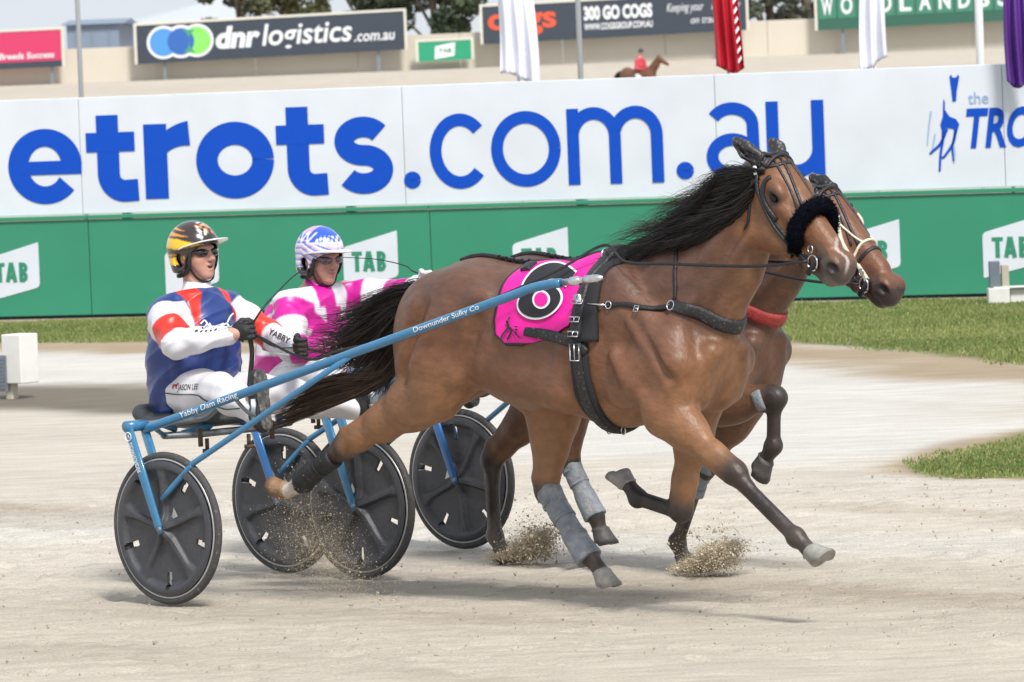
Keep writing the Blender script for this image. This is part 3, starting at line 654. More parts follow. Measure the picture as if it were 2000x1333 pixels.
# light poles behind the fence
def pole(label, x, D, r, m, top=7.0):
    p = px3(x, 120, D); t = thing('light_pole' if m == 'pole_grey' else 'flag_pole', label, 'pole', loc=(p[0], D, 0)); BASE[t] = np.array([p[0], D, 0.])
    mb = MB(); mb.tube([(p[0], D, -.2), (p[0], D, 3.5), (p[0], D, top)], [r, r * .95, r * .8], 14); mb.go('shaft', M[m], t)
    mb = MB(); mb.tube([(p[0], D, 0), (p[0], D, .05)], [r * 2.4, r * 2.4], 14); mb.go('base_plate', M[m], t); return t
M['pole_grey'] = mat('pole_grey', (.36, .38, .40), .5, .3, .05); M['pole_white'] = mat('pole_white', (.78, .8, .84), .4, 0, .03)
pole('slim grey light pole behind the fence near the left end', 156, 74, .033, 'pole_grey'); pole('slim grey light pole behind the fence in front of the orange lettering board', 1133, 66, .034, 'pole_grey'); pole('thick white flag pole behind the fence near the right end', 1915, 61, .046, 'pole_white', 5)
# hanging flags
def flag(label, x0, x1, yb, D, m, seed, folds=3.2, marks=None, top=2.0):
    a = px3(x0, yb, D); b_ = px3(x1, yb, D); wx = b_[0] - a[0]; r = np.random.default_rng(seed); t = thing('feather_flag', label, 'flag', loc=(a[0], D, 0)); BASE[t] = np.array([a[0], D, 0.]); nx, nz_ = 30, 46; V = []; H_ = top
    def P(u, v):
        w_ = (.55 + .45 * sst(np.array(v), -.15, .55)) if seed % 2 else 1.0; am = .05 * (1 - .4 * v)
        x = a[0] + wx * (.5 + (u - .5) * (1.0 - .25 * v)) + .02 * math.sin(5 * v + seed); y = D + am * math.sin(u * folds * 6.28 + 1.5 * v + seed) + .03 * math.sin(9 * v + 3 * u)
        z = a[2] + v * H_ + .05 * (math.sin(u * 4 + seed) * (1 - v)) + (.04 * (1 - u) if seed % 2 else .03 * u) * (1 - v); return (x, y, z)
    V = [P(i / nx, j / nz_) for i in range(nx + 1) for j in range(nz_ + 1)]; n1 = nz_ + 1
    o = part('cloth', V, [(i * n1 + j, (i + 1) * n1 + j, (i + 1) * n1 + j + 1, i * n1 + j + 1) for i in range(nx) for j in range(nz_)], m, t); sm = o.modifiers.new('th', 'SOLIDIFY'); sm.thickness = .003
    mb = MB(); xp = a[0] + wx * .5; yb_ = D + (.09 if D > 56 else .9); mb.tube([(xp, yb_, -.1), (xp, yb_, a[2] + H_ + .3)], .018, 10); mb.go('staff', M['pole_white'], t)
    if marks:
        mk = MB()
        for k in range(9):
            v = .04 + k * .05; q = [P(.80, v), P(.95, v + .016), P(.93, v + .034), P(.80, v + .02)]; mk.add([(x, y - .03, z) for x, y, z in q], [(0, 1, 2, 3)])
        mk.go('print_mark', M['white_print'], t, False)
M['flag_white'] = mat('flag_white', (.80, .80, .88), .7, var=.04, scale=4); M['flag_red'] = mat('flag_red', (.50, .012, .03), .6, var=.06, scale=4); M['flag_purple'] = mat('flag_purple', (.10, .03, .25), .6, var=.06, scale=4)
flag('wide white flag hanging in loose folds in front of the orange word', 974, 1052, 160, 58.6, M['flag_white'], 1); flag('red flag with white marks down its right edge', 1396, 1450, 139, 58, M['flag_red'], 2, marks=True)
flag('narrow white flag hanging left of the thick white pole', 1682, 1737, 130, 57.4, M['flag_white'], 4, 2.4); flag('purple flag hanging over the fence top at the right edge', 1966, 2012, 168, 54.2, M['flag_purple'], 3, 2.2)
# white marker box on a short post, left; rail foot, right
def marker():
    p = ground_at(24, 779); t = thing('marker_post', 'white box on a short stubby post standing on the damp sand at the left edge', 'marker post', loc=tuple(p), rotz=R_(-40)); BASE[t] = np.zeros(3)
    o = MB().box((0, 0, .31), (.10, .10, .19)).go('box', mat('marker_white', (.72, .71, .68), .5, var=.06, scale=8), None, False); o.location = (.075, .03, 0); o.parent = t; beveled(o, .008)
    o2 = MB().box((0, 0, .06), (.035, .035, .09)).go('post', mat('marker_post_cream', (.55, .52, .42), .7, var=.1), None, False); o2.parent = t; beveled(o2, .005)
    gr = MB().box((-.045, -.075, .20), (.07, .012, .14)).go('backing_plate', M['grey_steel'], None, False); gr.parent = t
    gm = M['grey_steel']
    for k in range(9):
        s_ = MB().box((-.045, -.090, .09 + k * .028), (.062, .006, .008)).go('slat', gm, None, False); s_.parent = t
marker()
p = ground_at(1965, 592); t = thing('rail_foot', 'short dark upright on a white block foot, before the rightmost logo plate', 'rail foot', loc=tuple(p)); 
for nm, c, h, m_ in (('block', (-.07, 0, .07), (.10, .1, .075), 'marker_white2'), ('block', (.18, .05, .065), (.14, .08, .065), 'marker_white2'), ('upright', (-.10, 0, .27), (.05, .05, .125), 'dark_up'), ('upright', (.0, .03, .25), (.035, .05, .105), 'cream_up'), ('plate', (.1, 0, .147), (.22, .09, .008), 'marker_white2')):
    if m_ not in M: M[m_] = mat(m_, {'marker_white2': (.66, .65, .62), 'dark_up': (.13, .16, .19), 'cream_up': (.42, .38, .30)}[m_], .6, var=.08, scale=8)
    o = MB().box(c, h).go(nm, M[m_], None, False); o.parent = t; beveled(o, .008)
# far horse and rider on the back track

# ================================================================ SULKIES
def wheel_mesh(parent, name, c, spin):
    nr, na = 36, 240; rr = np.linspace(.018, .320, nr); V = []; F = []
    aa = np.linspace(0, 2 * math.pi, na, endpoint=False)
    for sgn in (-1, 1):
        for r in rr:
            for a in aa:
                k = (a - spin) % (2 * math.pi / 5); k = min(k, 2 * math.pi / 5 - k) * r
                wd = .020 + .03 * sst(np.array(r), .2, .31) ; ridge = 1 - sst(np.array(k), wd * .45, wd * 1.25)
                ring_ = sst(np.array(r), .262, .285) * (1 - .3 * sst(np.array(r), .30, .322)); hub = 1 - sst(np.array(r), .03, .08)
                h = .006 + .024 * max(float(ridge) * (1 - .25 * r / .32), float(ring_)) + .018 * float(hub)
                V.append((c[0] + r * math.cos(a), c[1] + sgn * h, c[2] + r * math.sin(a)))
    def slot(i, j):
        r = (rr[i] + rr[i + 1]) / 2; a = aa[j] + math.pi / na; k = (a - spin - math.pi / 5) % (2 * math.pi / 5); k = min(k, 2 * math.pi / 5 - k) * r
        return .212 < r < .284 and k < .0135
    n0 = nr * na
    for i in range(nr - 1):
        for j in range(na):
            j2 = (j + 1) % na
            if slot(i, j): continue
            F.append((i * na + j, i * na + j2, (i + 1) * na + j2, (i + 1) * na + j)); F.append((n0 + i * na + j, n0 + (i + 1) * na + j, n0 + (i + 1) * na + j2, n0 + i * na + j2))
            for (a_, b_, q) in (((i, j), (i, j2), slot(i - 1, j) if i else False), ((i + 1, j2), (i + 1, j), slot(i + 1, j) if i + 2 < nr else False), ((i, j), (i + 1, j), slot(i, j - 1)), ((i, j2), (i + 1, j2), slot(i, j2))):
                if q: p1, p2 = a_[0] * na + a_[1], b_[0] * na + b_[1]; F.append((p1, p2, n0 + p2, n0 + p1))
    wl = part('wheel', V, F, M['disc'], parent)
    mb = MB(); mb.ring(c, (0, 1, 0), .343, .0185, 72, 12); mb.go('tyre', M['tyre'], wl)
    mb = MB()
    for s_ in (-1, 1): mb.ring((c[0], c[1] + s_ * .012, c[2]), (0, 1, 0), .326, .0065, 72, 8)
    mb.go('rim', M['rim'], wl)
    mb = MB(); mb.tube([(c[0], c[1] - .06, c[2]), (c[0], c[1] + .06, c[2])], .012, 12); mb.tube([(c[0], c[1] - .03, c[2]), (c[0], c[1] + .03, c[2])], .026, 16); mb.go('hub', M['grey_steel'], wl)
    tri = MB(); q = spin + .55; o = np.array([c[0] + .09 * math.cos(q), c[1] - .0085, c[2] + .09 * math.sin(q)]); tri.add([o + (0, 0, .03), o + (-.022, 0, -.03), o + (.026, 0, -.012)], [(0, 1, 2)]); tri.go('decal', M['rim'], wl, False)
    return wl
def sub_tris(V2, F, mx):
    """split long edges so that print can follow curved cloth"""
    bm = bmesh.new(); vs = [bm.verts.new((p[0], p[1], 0)) for p in V2]
    for f in F:
        try: bm.faces.new([vs[i] for i in f])
        except ValueError: pass
    bmesh.ops.triangulate(bm, faces=bm.faces)
    for _ in range(5):
        ed = [e for e in bm.edges if e.calc_length() > mx]
        if not ed: break
        bmesh.ops.subdivide_edges(bm, edges=ed, cuts=1); bmesh.ops.triangulate(bm, faces=bm.faces)
    bm.verts.index_update(); A = np.array([v.co[:2] for v in bm.verts]); G = [tuple(v.index for v in f.verts) for f in bm.faces]; bm.free(); return A, G
SH = [NEAR.at(*q) for q in ((292, 836, -.60), (690, 690, -.50), (1000, 578, -.415), (1040, 563, -.40), (1072, 556, -.388), (1096, 553, -.38))]
ST = [NEAR.at(*q) for q in ((317, 975, -.690), (372, 912, -.66), (400, 890, -.645), (690, 692, -.5))]
def mir(P): return [np.array([p[0], -p[1], p[2]]) for p in P]
SHAFT_R = .0215
def wrap_text(txt, p0, p1, R, hgt, name, m, parent, bold=.006, viewdir=(.68, -.72, .12), lift=.0016, sx=1.0):
    ax = p1 - p0; L_ = np.linalg.norm(ax); ax = ax / L_; n = np.array(viewdir, float); n -= ax * (n @ ax); n /= np.linalg.norm(n); b = np.cross(n, ax)
    if b[2] < 0: b = -b
    V, F = text_fit(txt, L_, hgt, bold=bold); V, F = sub_tris(V, F, hgt / 5); V[:, 1] -= hgt / 2
    P = [p0 + ax * v[0] + (R + lift) * (math.cos(v[1] / R) * n + math.sin(v[1] / R) * b) for v in V]
    return part(name, P, F, m, parent, None, False)
def sulky(rig, label, lettering, fork_mat, spins):
    t = thing('sulky', label, 'sulky', rig, (0, 0, 0), 'racing sulkies behind the two horses')
    for sg, sp in ((-1, spins[0]), (1, spins[1])):
        wheel_mesh(t, 'wheel', (0, sg * .65, .36), sp)
        top = np.array([-.20, sg * .69, .845])
        for yy, nm in ((.70, 'fork_blade'), (.60, 'fork_blade')):
            mb = MB(); a, b = np.array([-.19, sg * yy, .84]), np.array([.0, sg * yy, .345]); mb.tube([a, a + (b - a) * .5, a + (b - a) * .93, b + (0.004, 0, -.008)], [.027, .027, .024, .015], 12, sq=(1, .5), up=(1, 0, 0)); mb.go(nm, fork_mat, t)
        mb = MB(); mb.tube([(-.19, sg * .715, .84), (-.19, sg * .585, .84)], .027, 12); mb.go('fork_crown', fork_mat, t)
        sh = SH if sg < 0 else mir(SH); mb = MB(); mb.tube([sh[0] + (sh[0] - sh[1]) * .02] + sh[:2] + spline(sh[2:], 4), SHAFT_R, 16); s_ = mb.go('shaft', M['blue_tube'], t)
        e = sh[-1]; d = (sh[-1] - sh[-2]) / np.linalg.norm(sh[-1] - sh[-2]); mb = MB(); mb.tube([e, e + d * .05, e + d * .055, e + d * .10, e + d * .105, e + d * .13, e + d * .135, e + d * .20, e + d * .232], [.016, .016, .021, .021, .013, .013, .020, .018, .008], 12); mb.go('shaft_tip', M['steel'], s_)
        st = ST if sg < 0 else mir(ST); mb = MB(); mb.tube(spline(st, 4), .0145, 12); mb.go('stay', M['blue_tube'], t)
        fb = np.array([.34, sg * .42, .90]); shp = sh[0] + (sh[1] - sh[0]) * .42; mb = MB(); mb.tube(spline([shp, (fb + shp) / 2 + (0.03, 0, -.03), fb + (.045, 0, -.02), fb + (.045, -sg * .07, -.03)], 5), .010, 8); mb.box(fb + (.048, -sg * .02, .0), (.004, .05, .06)); mb.go('stirrup', M['grey_steel'], t)
    # cross arch, seat beam and brackets
    mb = MB(); mb.tube(spline([(-.19, -.64, .842), (-.19, -.40, .842), (-.19, -.28, .842), (-.13, -.24, .855), (-.04, -.22, .92), (-.02, -.2, .93)], 6), .017, 12); mb.go('cross_arch', M['grey_steel'], t)
    mb = MB(); mb.tube(spline([(-.19, .64, .842), (-.19, .40, .842), (-.19, .28, .842), (-.13, .24, .855), (-.04, .22, .92), (-.02, .2, .93)], 6), .017, 12); mb.go('cross_arch', M['grey_steel'], t)
    mb = MB(); mb.tube([(-.24, -.42, .775), (-.24, -.2, .765), (-.24, .2, .765), (-.24, .42, .775)], .025, 12, sq=(.7, 1.1)); mb.go('seat_beam', M['grey_steel'], t)
    for sg in (-1, 1):
        mb = MB(); mb.tube([(-.19, sg * .56, .84), (-.24, sg * .42, .775)], .012, 8); mb.tube([(-.19, sg * .5, .842), (-.25, sg * .34, .80)], .016, 8); mb.tube([(-.24, sg * .30, .775), (-.24, sg * .12, .80), (-.42, sg * .12, .80)], .018, 8); mb.go('seat_bracket', M['blue_tube'], t)
        mb = MB(); q = np.array([-.24, sg * .14, .74]); mb.tube([q, q + (0, 0, -.055)], .010, 10); mb.tube([q + (0, 0, -.05), q + (0, 0, -.068)], .024, 12); mb.tube([q + (.06, .1 * sg, .06), q + (.06, .1 * sg, -.03)], .012, 10); mb.go('bolt', M['rust'], t)['kind'] = 'stuff'
    sd_ = SDF((-.85, -.36, .72), (-.1, .36, 1.02), .012); sd_.ell((-.45, 0, .83), (.27, .27, .05), .03); sd_.cone((-.66, -.17, .86), (-.66, .17, .86), .04, .04, .06); sd_.ell((-.44, 0, .925), (.2, .2, .06), .05, op='cut')
    V, F = sd_.mesh(); part('seat', V, F, M['seat'], t)
    if lettering:
        for (txt, x0, y0, x1, y1, h, sd0) in lettering:
            a = SH[0] + (SH[1] - SH[0]) * ((x0 - 292) / 398.) if x0 < 690 else SH[1] + (SH[2] - SH[1]) * ((x0 - 690) / 310.)
            b = SH[0] + (SH[1] - SH[0]) * ((x1 - 292) / 398.) if x1 < 690 else SH[1] + (SH[2] - SH[1]) * ((x1 - 690) / 310.)
            wrap_text(txt, a, b, SHAFT_R, h, 'lettering', M['white_print'], t)
        a, b = np.array([-.185, -.70, .815]), np.array([-.11, -.70, .63]); d = b - a; mb = MB(); mb.ring(a + d * .12 + np.array([0, -.0155, 0]), (0, 1, 0), .020, .003, 24, 4); mb.tube([a + d * .12 + np.array([-.008, -.0155, -.012]), a + d * .12 + np.array([0.002, -.0155, .012]), a + d * .12 + np.array([.008, -.0155, -.012])], .0025, 4); mb.go('badge', M['white_print'], t)
        V, F = text_fit('DOWNUNDER', np.linalg.norm(d) * .75, .026, bold=.01); dn = d / np.linalg.norm(d); up_ = np.array([-dn[2], 0, dn[0]]) * -1
        part('lettering', [a + d * .28 + dn * v[0] + up_ * (v[1] - .013) + np.array([0, -.0155, 0]) for v in V], F, M['white_print'], t, None, False)
    return t
sulky(NEAR, 'nearer blue sulky with white lettering on its shaft, under the driver in navy', [('Yabby Dam Racing', 358, 0, 472, 0, .034, 0), ('Downunder Sulky Co', 815, 0, 942, 0, .030, 0)], M['blue_tube'], (.35, 1.57))
sulky(FAR, 'farther sulky with brighter blue forks, under the driver in pink and white', None, M['blue_fork'], (.9, 2.3))

# ================================================================ HORSES
def lerp(a, b, t): return np.array(a, float) * (1 - t) + np.array(b, float) * t
def leg_sdf(sd, kind, J):
    if kind == 'fore':
        sh, el, kn, fe, co = [np.array(p, float) for p in J]
        sd.chain([lerp(sh, el, .55), el, lerp(el, kn, .30), lerp(el, kn, .72), lerp(el, kn, .92), kn], [.10, .100, .080, .052, .046, .049], .06, .86)
        ax = (kn - el) / np.linalg.norm(kn - el); fw_ = np.array([ax[2], 0, -ax[0]]); fw_ = -fw_ if fw_[0] < 0 else fw_
        sd.ell(lerp(el, kn, .28) + fw_ * .03, (.06, .05, .10), .06, np.array([fw_, np.cross(ax, fw_), ax])); sd.ell(kn + fw_ * .010, (.046, .046, .058), .025, np.array([fw_, np.cross(ax, fw_), ax]))
        cx = (fe - kn) / np.linalg.norm(fe - kn); bk = np.array([-cx[2], 0, cx[0]]); bk = -bk if bk @ fw_ > 0 else bk
        sd.cone(kn, lerp(kn, fe, .2), .042, .029, .03); sd.cone(lerp(kn, fe, .15), fe, .027, .029, .02); sd.cone(kn + bk * .025, fe + bk * .022, .020, .020, .015)
        sd.ell(fe + bk * .008, (.040, .036, .040), .02); sd.cone(fe, co, .032, .036, .03); sd.cone(fe + bk * .03, fe + bk * .032 + cx * .02, .02, .014, .02)
    else:
        hp, sf, hk, fe, co = [np.array(p, float) for p in J]; sg = math.copysign(1, hp[1])
        ax = (hk - sf) / np.linalg.norm(hk - sf); bk = np.array([ax[2], 0, -ax[0]]); bk = -bk if bk[0] > 0 else bk
        if abs(bk[0]) < .5: bk = np.array([-abs(ax[2]), 0, abs(ax[0])]) ; bk = bk if bk @ ax < .1 else -bk
        sd.chain([hp, lerp(hp, sf, .6), sf], [.20, .175, .125], .08, .72)
        sd.chain([sf, lerp(sf, hk, .22), lerp(sf, hk, .55), lerp(sf, hk, .82), hk], [.125, .112, .078, .052, .050], .06, .78)
        sd.ell(lerp(sf, hk, .25) + bk * .045, (.085, .06, .13), .06, np.array([bk, np.cross(ax, bk), ax]))
        cal = hk + bk * .055 - ax * .045; sd.cone(lerp(sf, hk, .45) + bk * .075, cal, .026, .026, .035); sd.cone(cal, hk + bk * .01 + ax * .03, .030, .038, .03); sd.ell(hk - bk * .008, (.045, .044, .05), .03)
        cx = (fe - hk) / np.linalg.norm(fe - hk); b2 = bk - cx * (bk @ cx); b2 /= np.linalg.norm(b2)
        sd.cone(hk, lerp(hk, fe, .22), .048, .034, .03); sd.cone(lerp(hk, fe, .15), fe, .030, .031, .02); sd.cone(hk + b2 * .035, fe + b2 * .022, .022, .020, .015)
        sd.ell(fe + b2 * .008, (.043, .038, .042), .02); sd.cone(fe, co, .033, .037, .03)
def hoof(parent, co, d, f, m, L_=.085):
    d = np.array(d, float); d /= np.linalg.norm(d); f = np.array(f, float); f -= d * (f @ d); f /= np.linalg.norm(f); s = np.cross(d, f); V = []; n = 20
    prof = [(-.014, .031, 0), (-.003, .042, 0), (.004, .047, .001), (.010, .0445, .004), (L_ * .55, .053, .014), (L_ * .90, .0605, .023), (L_ * .905, .0575, .0235), (L_ * .99, .0595, .025), (L_, .057, .025), (L_, .034, .018), (L_ - .012, .012, .01)]
    for z, r, o in prof:
        for k in range(n):
            a = 2 * math.pi * k / n; rr = r * (1.0 if math.cos(a) > -.3 else .88); V.append(np.array(co) + d * (z * (1 if math.cos(a) > -.2 else .8)) + f * (rr * math.cos(a) * 1.08 + o) + s * rr * math.sin(a))
    F = [(i * n + k, i * n + (k + 1) % n, (i + 1) * n + (k + 1) % n, (i + 1) * n + k) for i in range(len(prof) - 1) for k in range(n)] + [tuple(range(n))[::-1], tuple(range(n * (len(prof) - 1), n * len(prof)))]
    return part('hoof', V, F, m, parent)
def hair(name, C, r0, m, parent, taper=.25):
    C = np.asarray(C, float); n, k, _ = C.shape; T = np.gradient(C, axis=1); T /= np.linalg.norm(T, axis=2, keepdims=True) + 1e-9
    A = np.cross(T, RNG.normal(size=(n, 1, 3)).repeat(k, 1)); A /= np.linalg.norm(A, axis=2, keepdims=True) + 1e-9; B = np.cross(T, A)
    rad = r0 * RNG.uniform(.6, 1.3, (n, 1, 1)) * (1 - (1 - taper) * np.linspace(0, 1, k)[None, :, None] ** 1.5)
    rings = np.stack([C + rad * (math.cos(q) * A + math.sin(q) * B) for q in (0, 2.094, 4.189)], 2)      # n,k,3,3
    V = rings.reshape(-1, 3); base = (np.arange(n) * k * 3)[:, None, None]; i = (np.arange(k - 1) * 3)[None, :, None]; j = np.arange(3)[None, None, :]; j2 = (j + 1) % 3
    a = base + i + j; b = base + i + j2; F = np.stack([a, b, b + 3, a + 3], -1).reshape(-1, 4)
    return part(name, V, F, m, parent)
def strands(guides, n, spread, curl=.01, tfrac=(.55, 1.0), seed=0, root=.02):
    """hair following random blends of guide curves (each m x 3, equal m)"""
    r = np.random.default_rng(seed); G = np.array([spline(g, 6) for g in guides]); m = G.shape[1]; g = len(G)
    w_ = r.uniform(0, g - 1, n); i = np.minimum(w_.astype(int), g - 2); f = (w_ - i)[:, None, None]; C = G[i] * (1 - f) + G[i + 1] * f
    te = r.uniform(*tfrac, n); s = np.linspace(0, 1, m)[None] * te[:, None] * (m - 1); i0 = np.clip(s.astype(int), 0, m - 2); fr = (s - i0)[..., None]
    C = np.take_along_axis(C, i0[..., None].repeat(3, 2), 1) * (1 - fr) + np.take_along_axis(C, (i0 + 1)[..., None].repeat(3, 2), 1) * fr
    t = np.linspace(0, 1, m)[None, :, None]; nc = max(4, n // 22); ci = np.minimum((w_ / (g - 1) * nc + r.normal(0, .5, n)).astype(int).clip(0), nc - 1)
    oc, phc, fqc, up_ = r.normal(size=(nc, 1, 3)), r.uniform(0, 6.28, (nc, 1, 3)), r.uniform(1.5, 6, (nc, 1, 3)), r.normal(size=(nc, 1, 1))
    o = 1.15 * oc[ci] * (.35 + .65 * t) + r.normal(size=(n, 1, 3)) * (.55 - .25 * t); C = C + o * (root + (spread - root) * t ** 1.3)
    return C + curl * t * (1.2 * np.sin(fqc[ci] * t + phc[ci]) + .5 * np.sin(r.uniform(2, 8, (n, 1, 3)) * t + r.uniform(0, 6.28, (n, 1, 3))))
def horse(rig, cfg):
    dx, dz = cfg['off']; O = np.array([dx, 0, dz]); t = thing('horse', cfg['label'], 'horse', rig, (2.0 + dx, 0, 0), 'racing horses pulling sulkies')
    sd = SDF((.0 + (dx if dx < 0 else 0), -.46, .0), (3.85, .46, 2.18), .0088)
    def E_(c, r, k=.06, R=None): sd.ell(np.array(c) + O, r, k, R)
    def C_(a, b, ra, rb, k=.06, fl=1.0, ax=(0, 1, 0)): sd.cone(np.array(a) + O, np.array(b) + O, ra, rb, k, fl, ax)
    E_((1.96, 0, 1.205), (.60, .285, .325)); E_((2.33, 0, 1.20), (.40, .27, .375), .08); C_((2.22, 0, 1.50), (2.52, 0, 1.515), .095, .085, .10, .6)
    C_((1.50, 0, 1.40), (2.1, 0, 1.40), .165, .15, .1, 1.2); E_((1.47, 0, 1.335), (.34, .265, .255), .08)
    for s in (-1, 1):
        E_((1.30, s * .12, 1.24), (.24, .155, .29), .06); E_((1.50, s * .15, 1.36), (.22, .11, .19), .05); E_((1.20, s * .10, 1.14), (.15, .115, .24), .06)
        E_((1.68, s * .215, 1.42), (.07, .05, .05), .06)
        C_((2.46, s * .13, 1.47), (2.82, s * .185, 1.13), .095, .105, .07); E_((2.60, s * .195, 1.07), (.20, .085, .13), .04, rot('Y', .5)); E_((2.80, s * .095, 1.06), (.125, .095, .16), .045)
        E_((2.42, s * .17, 1.30), (.16, .09, .22), .05, rot('Y', -.45)); E_((2.78, s * .165, 1.20), (.10, .08, .13), .04)
        C_((2.72, s * .06, 1.42), (3.08, s * .05, 1.70), .085, .06, .06); C_((2.15, s * .2, 1.0), (1.62, s * .18, 1.12), .085, .06, .1)
    E_((2.67, 0, 1.15), (.25, .22, .26), .08); C_((2.84, 0, 1.18), (3.0, 0, 1.50), .12, .10, .10, .8)
    # neck
    nk = cfg['neck']; sd.chain([np.array(p) for p in nk], [.275, .245, .195, .150, .135], .08, .54)
    sd.cone(lerp(nk[1], nk[2], .3) + np.array([.10, 0, -.10]), np.array(nk[-1]) + (.07, 0, -.07), .07, .06, .06, .8)
    # head
    ho, th, yaw = np.array(cfg['head'][0]), cfg['head'][1], cfg['head'][2]
    e1 = np.array([math.cos(th) * math.cos(yaw), math.cos(th) * math.sin(yaw), -math.sin(th)]); e2 = np.array([-math.sin(yaw), math.cos(yaw), 0]); e3 = np.cross(e1, e2)
    if e3[2] < 0: e3 = -e3
    RH = np.array([e1, e2, e3])
    hs = cfg.get('hs', 1.12)
    def h(a, b, c): return ho + (e1 * a + e2 * b + e3 * c) * hs
    def hE(c, r, k, R=None, op='add'): sd.ell(c, np.array(r) * hs, k, R, op)
    def hC(a, b, ra, rb, k, fl=1.0, ax=(0, 1, 0), op='add'): sd.cone(a, b, ra * hs, rb * hs, k, fl, ax, op)
    sd.cone(nk[-2], h(.06, 0, -.05), .14, .115, .08, .6)
    hE(h(.10, 0, -.015), (.15, .098, .085), .05, RH); hC(h(.10, 0, -.01), h(.50, 0, -.012), .088, .052, .05, .86, e2); hC(h(.05, 0, .035), h(.45, 0, .028), .050, .034, .05, 1.05, e2)
    for s in (-1, 1):
        hE(h(.175, s * .045, -.100), (.135, .043, .128), .04, RH); hC(h(.22, s * .03, -.145), h(.50, s * .018, -.068), .050, .028, .05)
        hE(h(.150, s * .080, .036), (.055, .026, .030), .025, RH); hC(h(.22, s * .070, .0), h(.36, s * .050, -.012), .022, .014, .025)
        hE(h(.535, s * .040, .004), (.052, .033, .044), .02, RH)
        hE(h(.172, s * .096, .008), (.026, .014, .017), .012, RH, 'cut')
        hE(h(.558, s * .064, .006), (.027, .034, .020), .008, RH @ rot('Z', 0), 'cut')
    hE(h(.53, 0, -.02), (.066, .060, .062), .03, RH); hE(h(.575, 0, -.03), (.032, .042, .042), .02, RH); hE(h(.53, 0, -.078), (.045, .034, .028), .02, RH)
    hC(h(.585, -.04, -.062), h(.47, -.05, -.058), .006, .004, .008, op='cut'); hC(h(.585, .04, -.062), h(.47, .05, -.058), .006, .004, .008, op='cut'); hC(h(.60, -.035, -.062), h(.60, .035, -.062), .006, .006, .008, op='cut')
    for s, tip in zip((-1, 1), cfg['ears']):
        b0 = h(-.01, s * .062, .045); tip = np.array(tip); md = lerp(b0, tip, .42) + e2 * s * .012
        sd.chain([b0, md, lerp(md, tip, .6), tip], [.038, .040, .024, .003], .018, .62, e2); sd.cone(lerp(b0, tip, .25) + e1 * .035 + e2 * s * .02, lerp(b0, tip, .8) + e1 * .03 + e2 * s * .01, .020, .010, .012, op='cut')
    for k_, J in cfg['legs']: leg_sdf(sd, k_, J)
    for s in (-1, 1):      # muscle bands, tendons and veins that show through a fit horse's skin
        def B_(a, b, r1, r2, k=.03): sd.cone(np.array((a[0], s * a[1], a[2])) + O, np.array((b[0], s * b[1], b[2])) + O, r1, r2, k)
        B_((2.62, .235, 1.33), (2.80, .235, 1.12), .030, .026, .04); B_((2.50, .262, 1.16), (2.70, .245, .96), .034, .028, .05); B_((2.84, .17, .98), (2.95, .10, 1.18), .035, .04, .05)
        B_((1.50, .225, 1.36), (1.30, .245, 1.10), .035, .03, .06); B_((1.30, .235, 1.38), (1.16, .20, 1.10), .04, .032, .06); B_((1.62, .238, 1.30), (1.50, .235, 1.05), .03, .028, .05)
        for q in range(7): B_((2.24 - .105 * q, .262 - .004 * q, 1.26 - .004 * q), (2.14 - .115 * q, .235 - .006 * q, 1.05 + .010 * q), .020, .012, .05)
        n_ = [np.array(p) * np.array([1, 0, 1]) for p in nk]; sd.cone(n_[1] + (.03, s * .135, -.06), n_[3] + (-.0, s * .088, -.01), .035, .024, .05); sd.cone(n_[0] + (.26, s * .15, .02), n_[3] + (.085, s * .075, -.085), .038, .026, .05); sd.cone(n_[1] + (.145, s * .165, -.10), n_[3] + (.045, s * .11, -.05), .016, .012, .05, op='cut')
    # shallow grooves that model the muscle: flank, behind shoulder, stifle crease
    for s in (-1, 1):
        sd.cone(np.array((2.44, s * .30, 1.28)) + O, np.array((2.52, s * .285, .98)) + O, .016, .014, .07, op='cut'); sd.cone(np.array((1.66, s * .31, 1.28)) + O, np.array((1.60, s * .29, 1.12)) + O, .03, .02, .09, op='cut')
        sd.cone(np.array((2.60, s * .26, 1.38)) + O, np.array((2.84, s * .275, 1.08)) + O, .010, .010, .05, op='cut'); sd.cone(np.array((1.36, s * .28, 1.40)) + O, np.array((1.22, s * .255, 1.05)) + O, .012, .012, .06, op='cut')
    V, F = sd.mesh(); Vb = V.copy()
    low = vnoise(V, 9, 3); V = V.copy(); nrm = None
    # ---------------- coat colour
    base, dark, tan = [np.array(c) for c in cfg['coat']]; n = len(V); C = np.tile(base, (n, 1))
    top = sst(V[:, 2] - dz, 1.1, 1.55); C = mixc(C, dark, .55 * top); C = mixc(C, dark, .35 * sst(low, .1, .9))  # upper coat darker and purpler: sky sheen put into the colour, plus mottling
    C = mixc(C, tan, .7 * sst(-V[:, 2] + dz, -1.05, -.80)); fl_ = sst(-np.abs(V[:, 0] - dx - 1.45), -.30, -.05) * sst(-V[:, 2] + dz, -1.2, -.95); C = mixc(C, tan, .6 * fl_)
    C = mixc(C, tan, .55 * sst(-(V[:, 0] - dx), -1.32, -1.08) * sst(V[:, 2] - dz, .8, .95))
    frontneck = sst(V[:, 0] - dx - (2.95 + (V[:, 2] - dz - 1.3) * .55), -.05, .15) * sst(V[:, 2] - dz, .85, 1.0) * sst(-(V[:, 0] - dx), -3.3, -3.1); C = mixc(C, tan, .5 * frontneck)
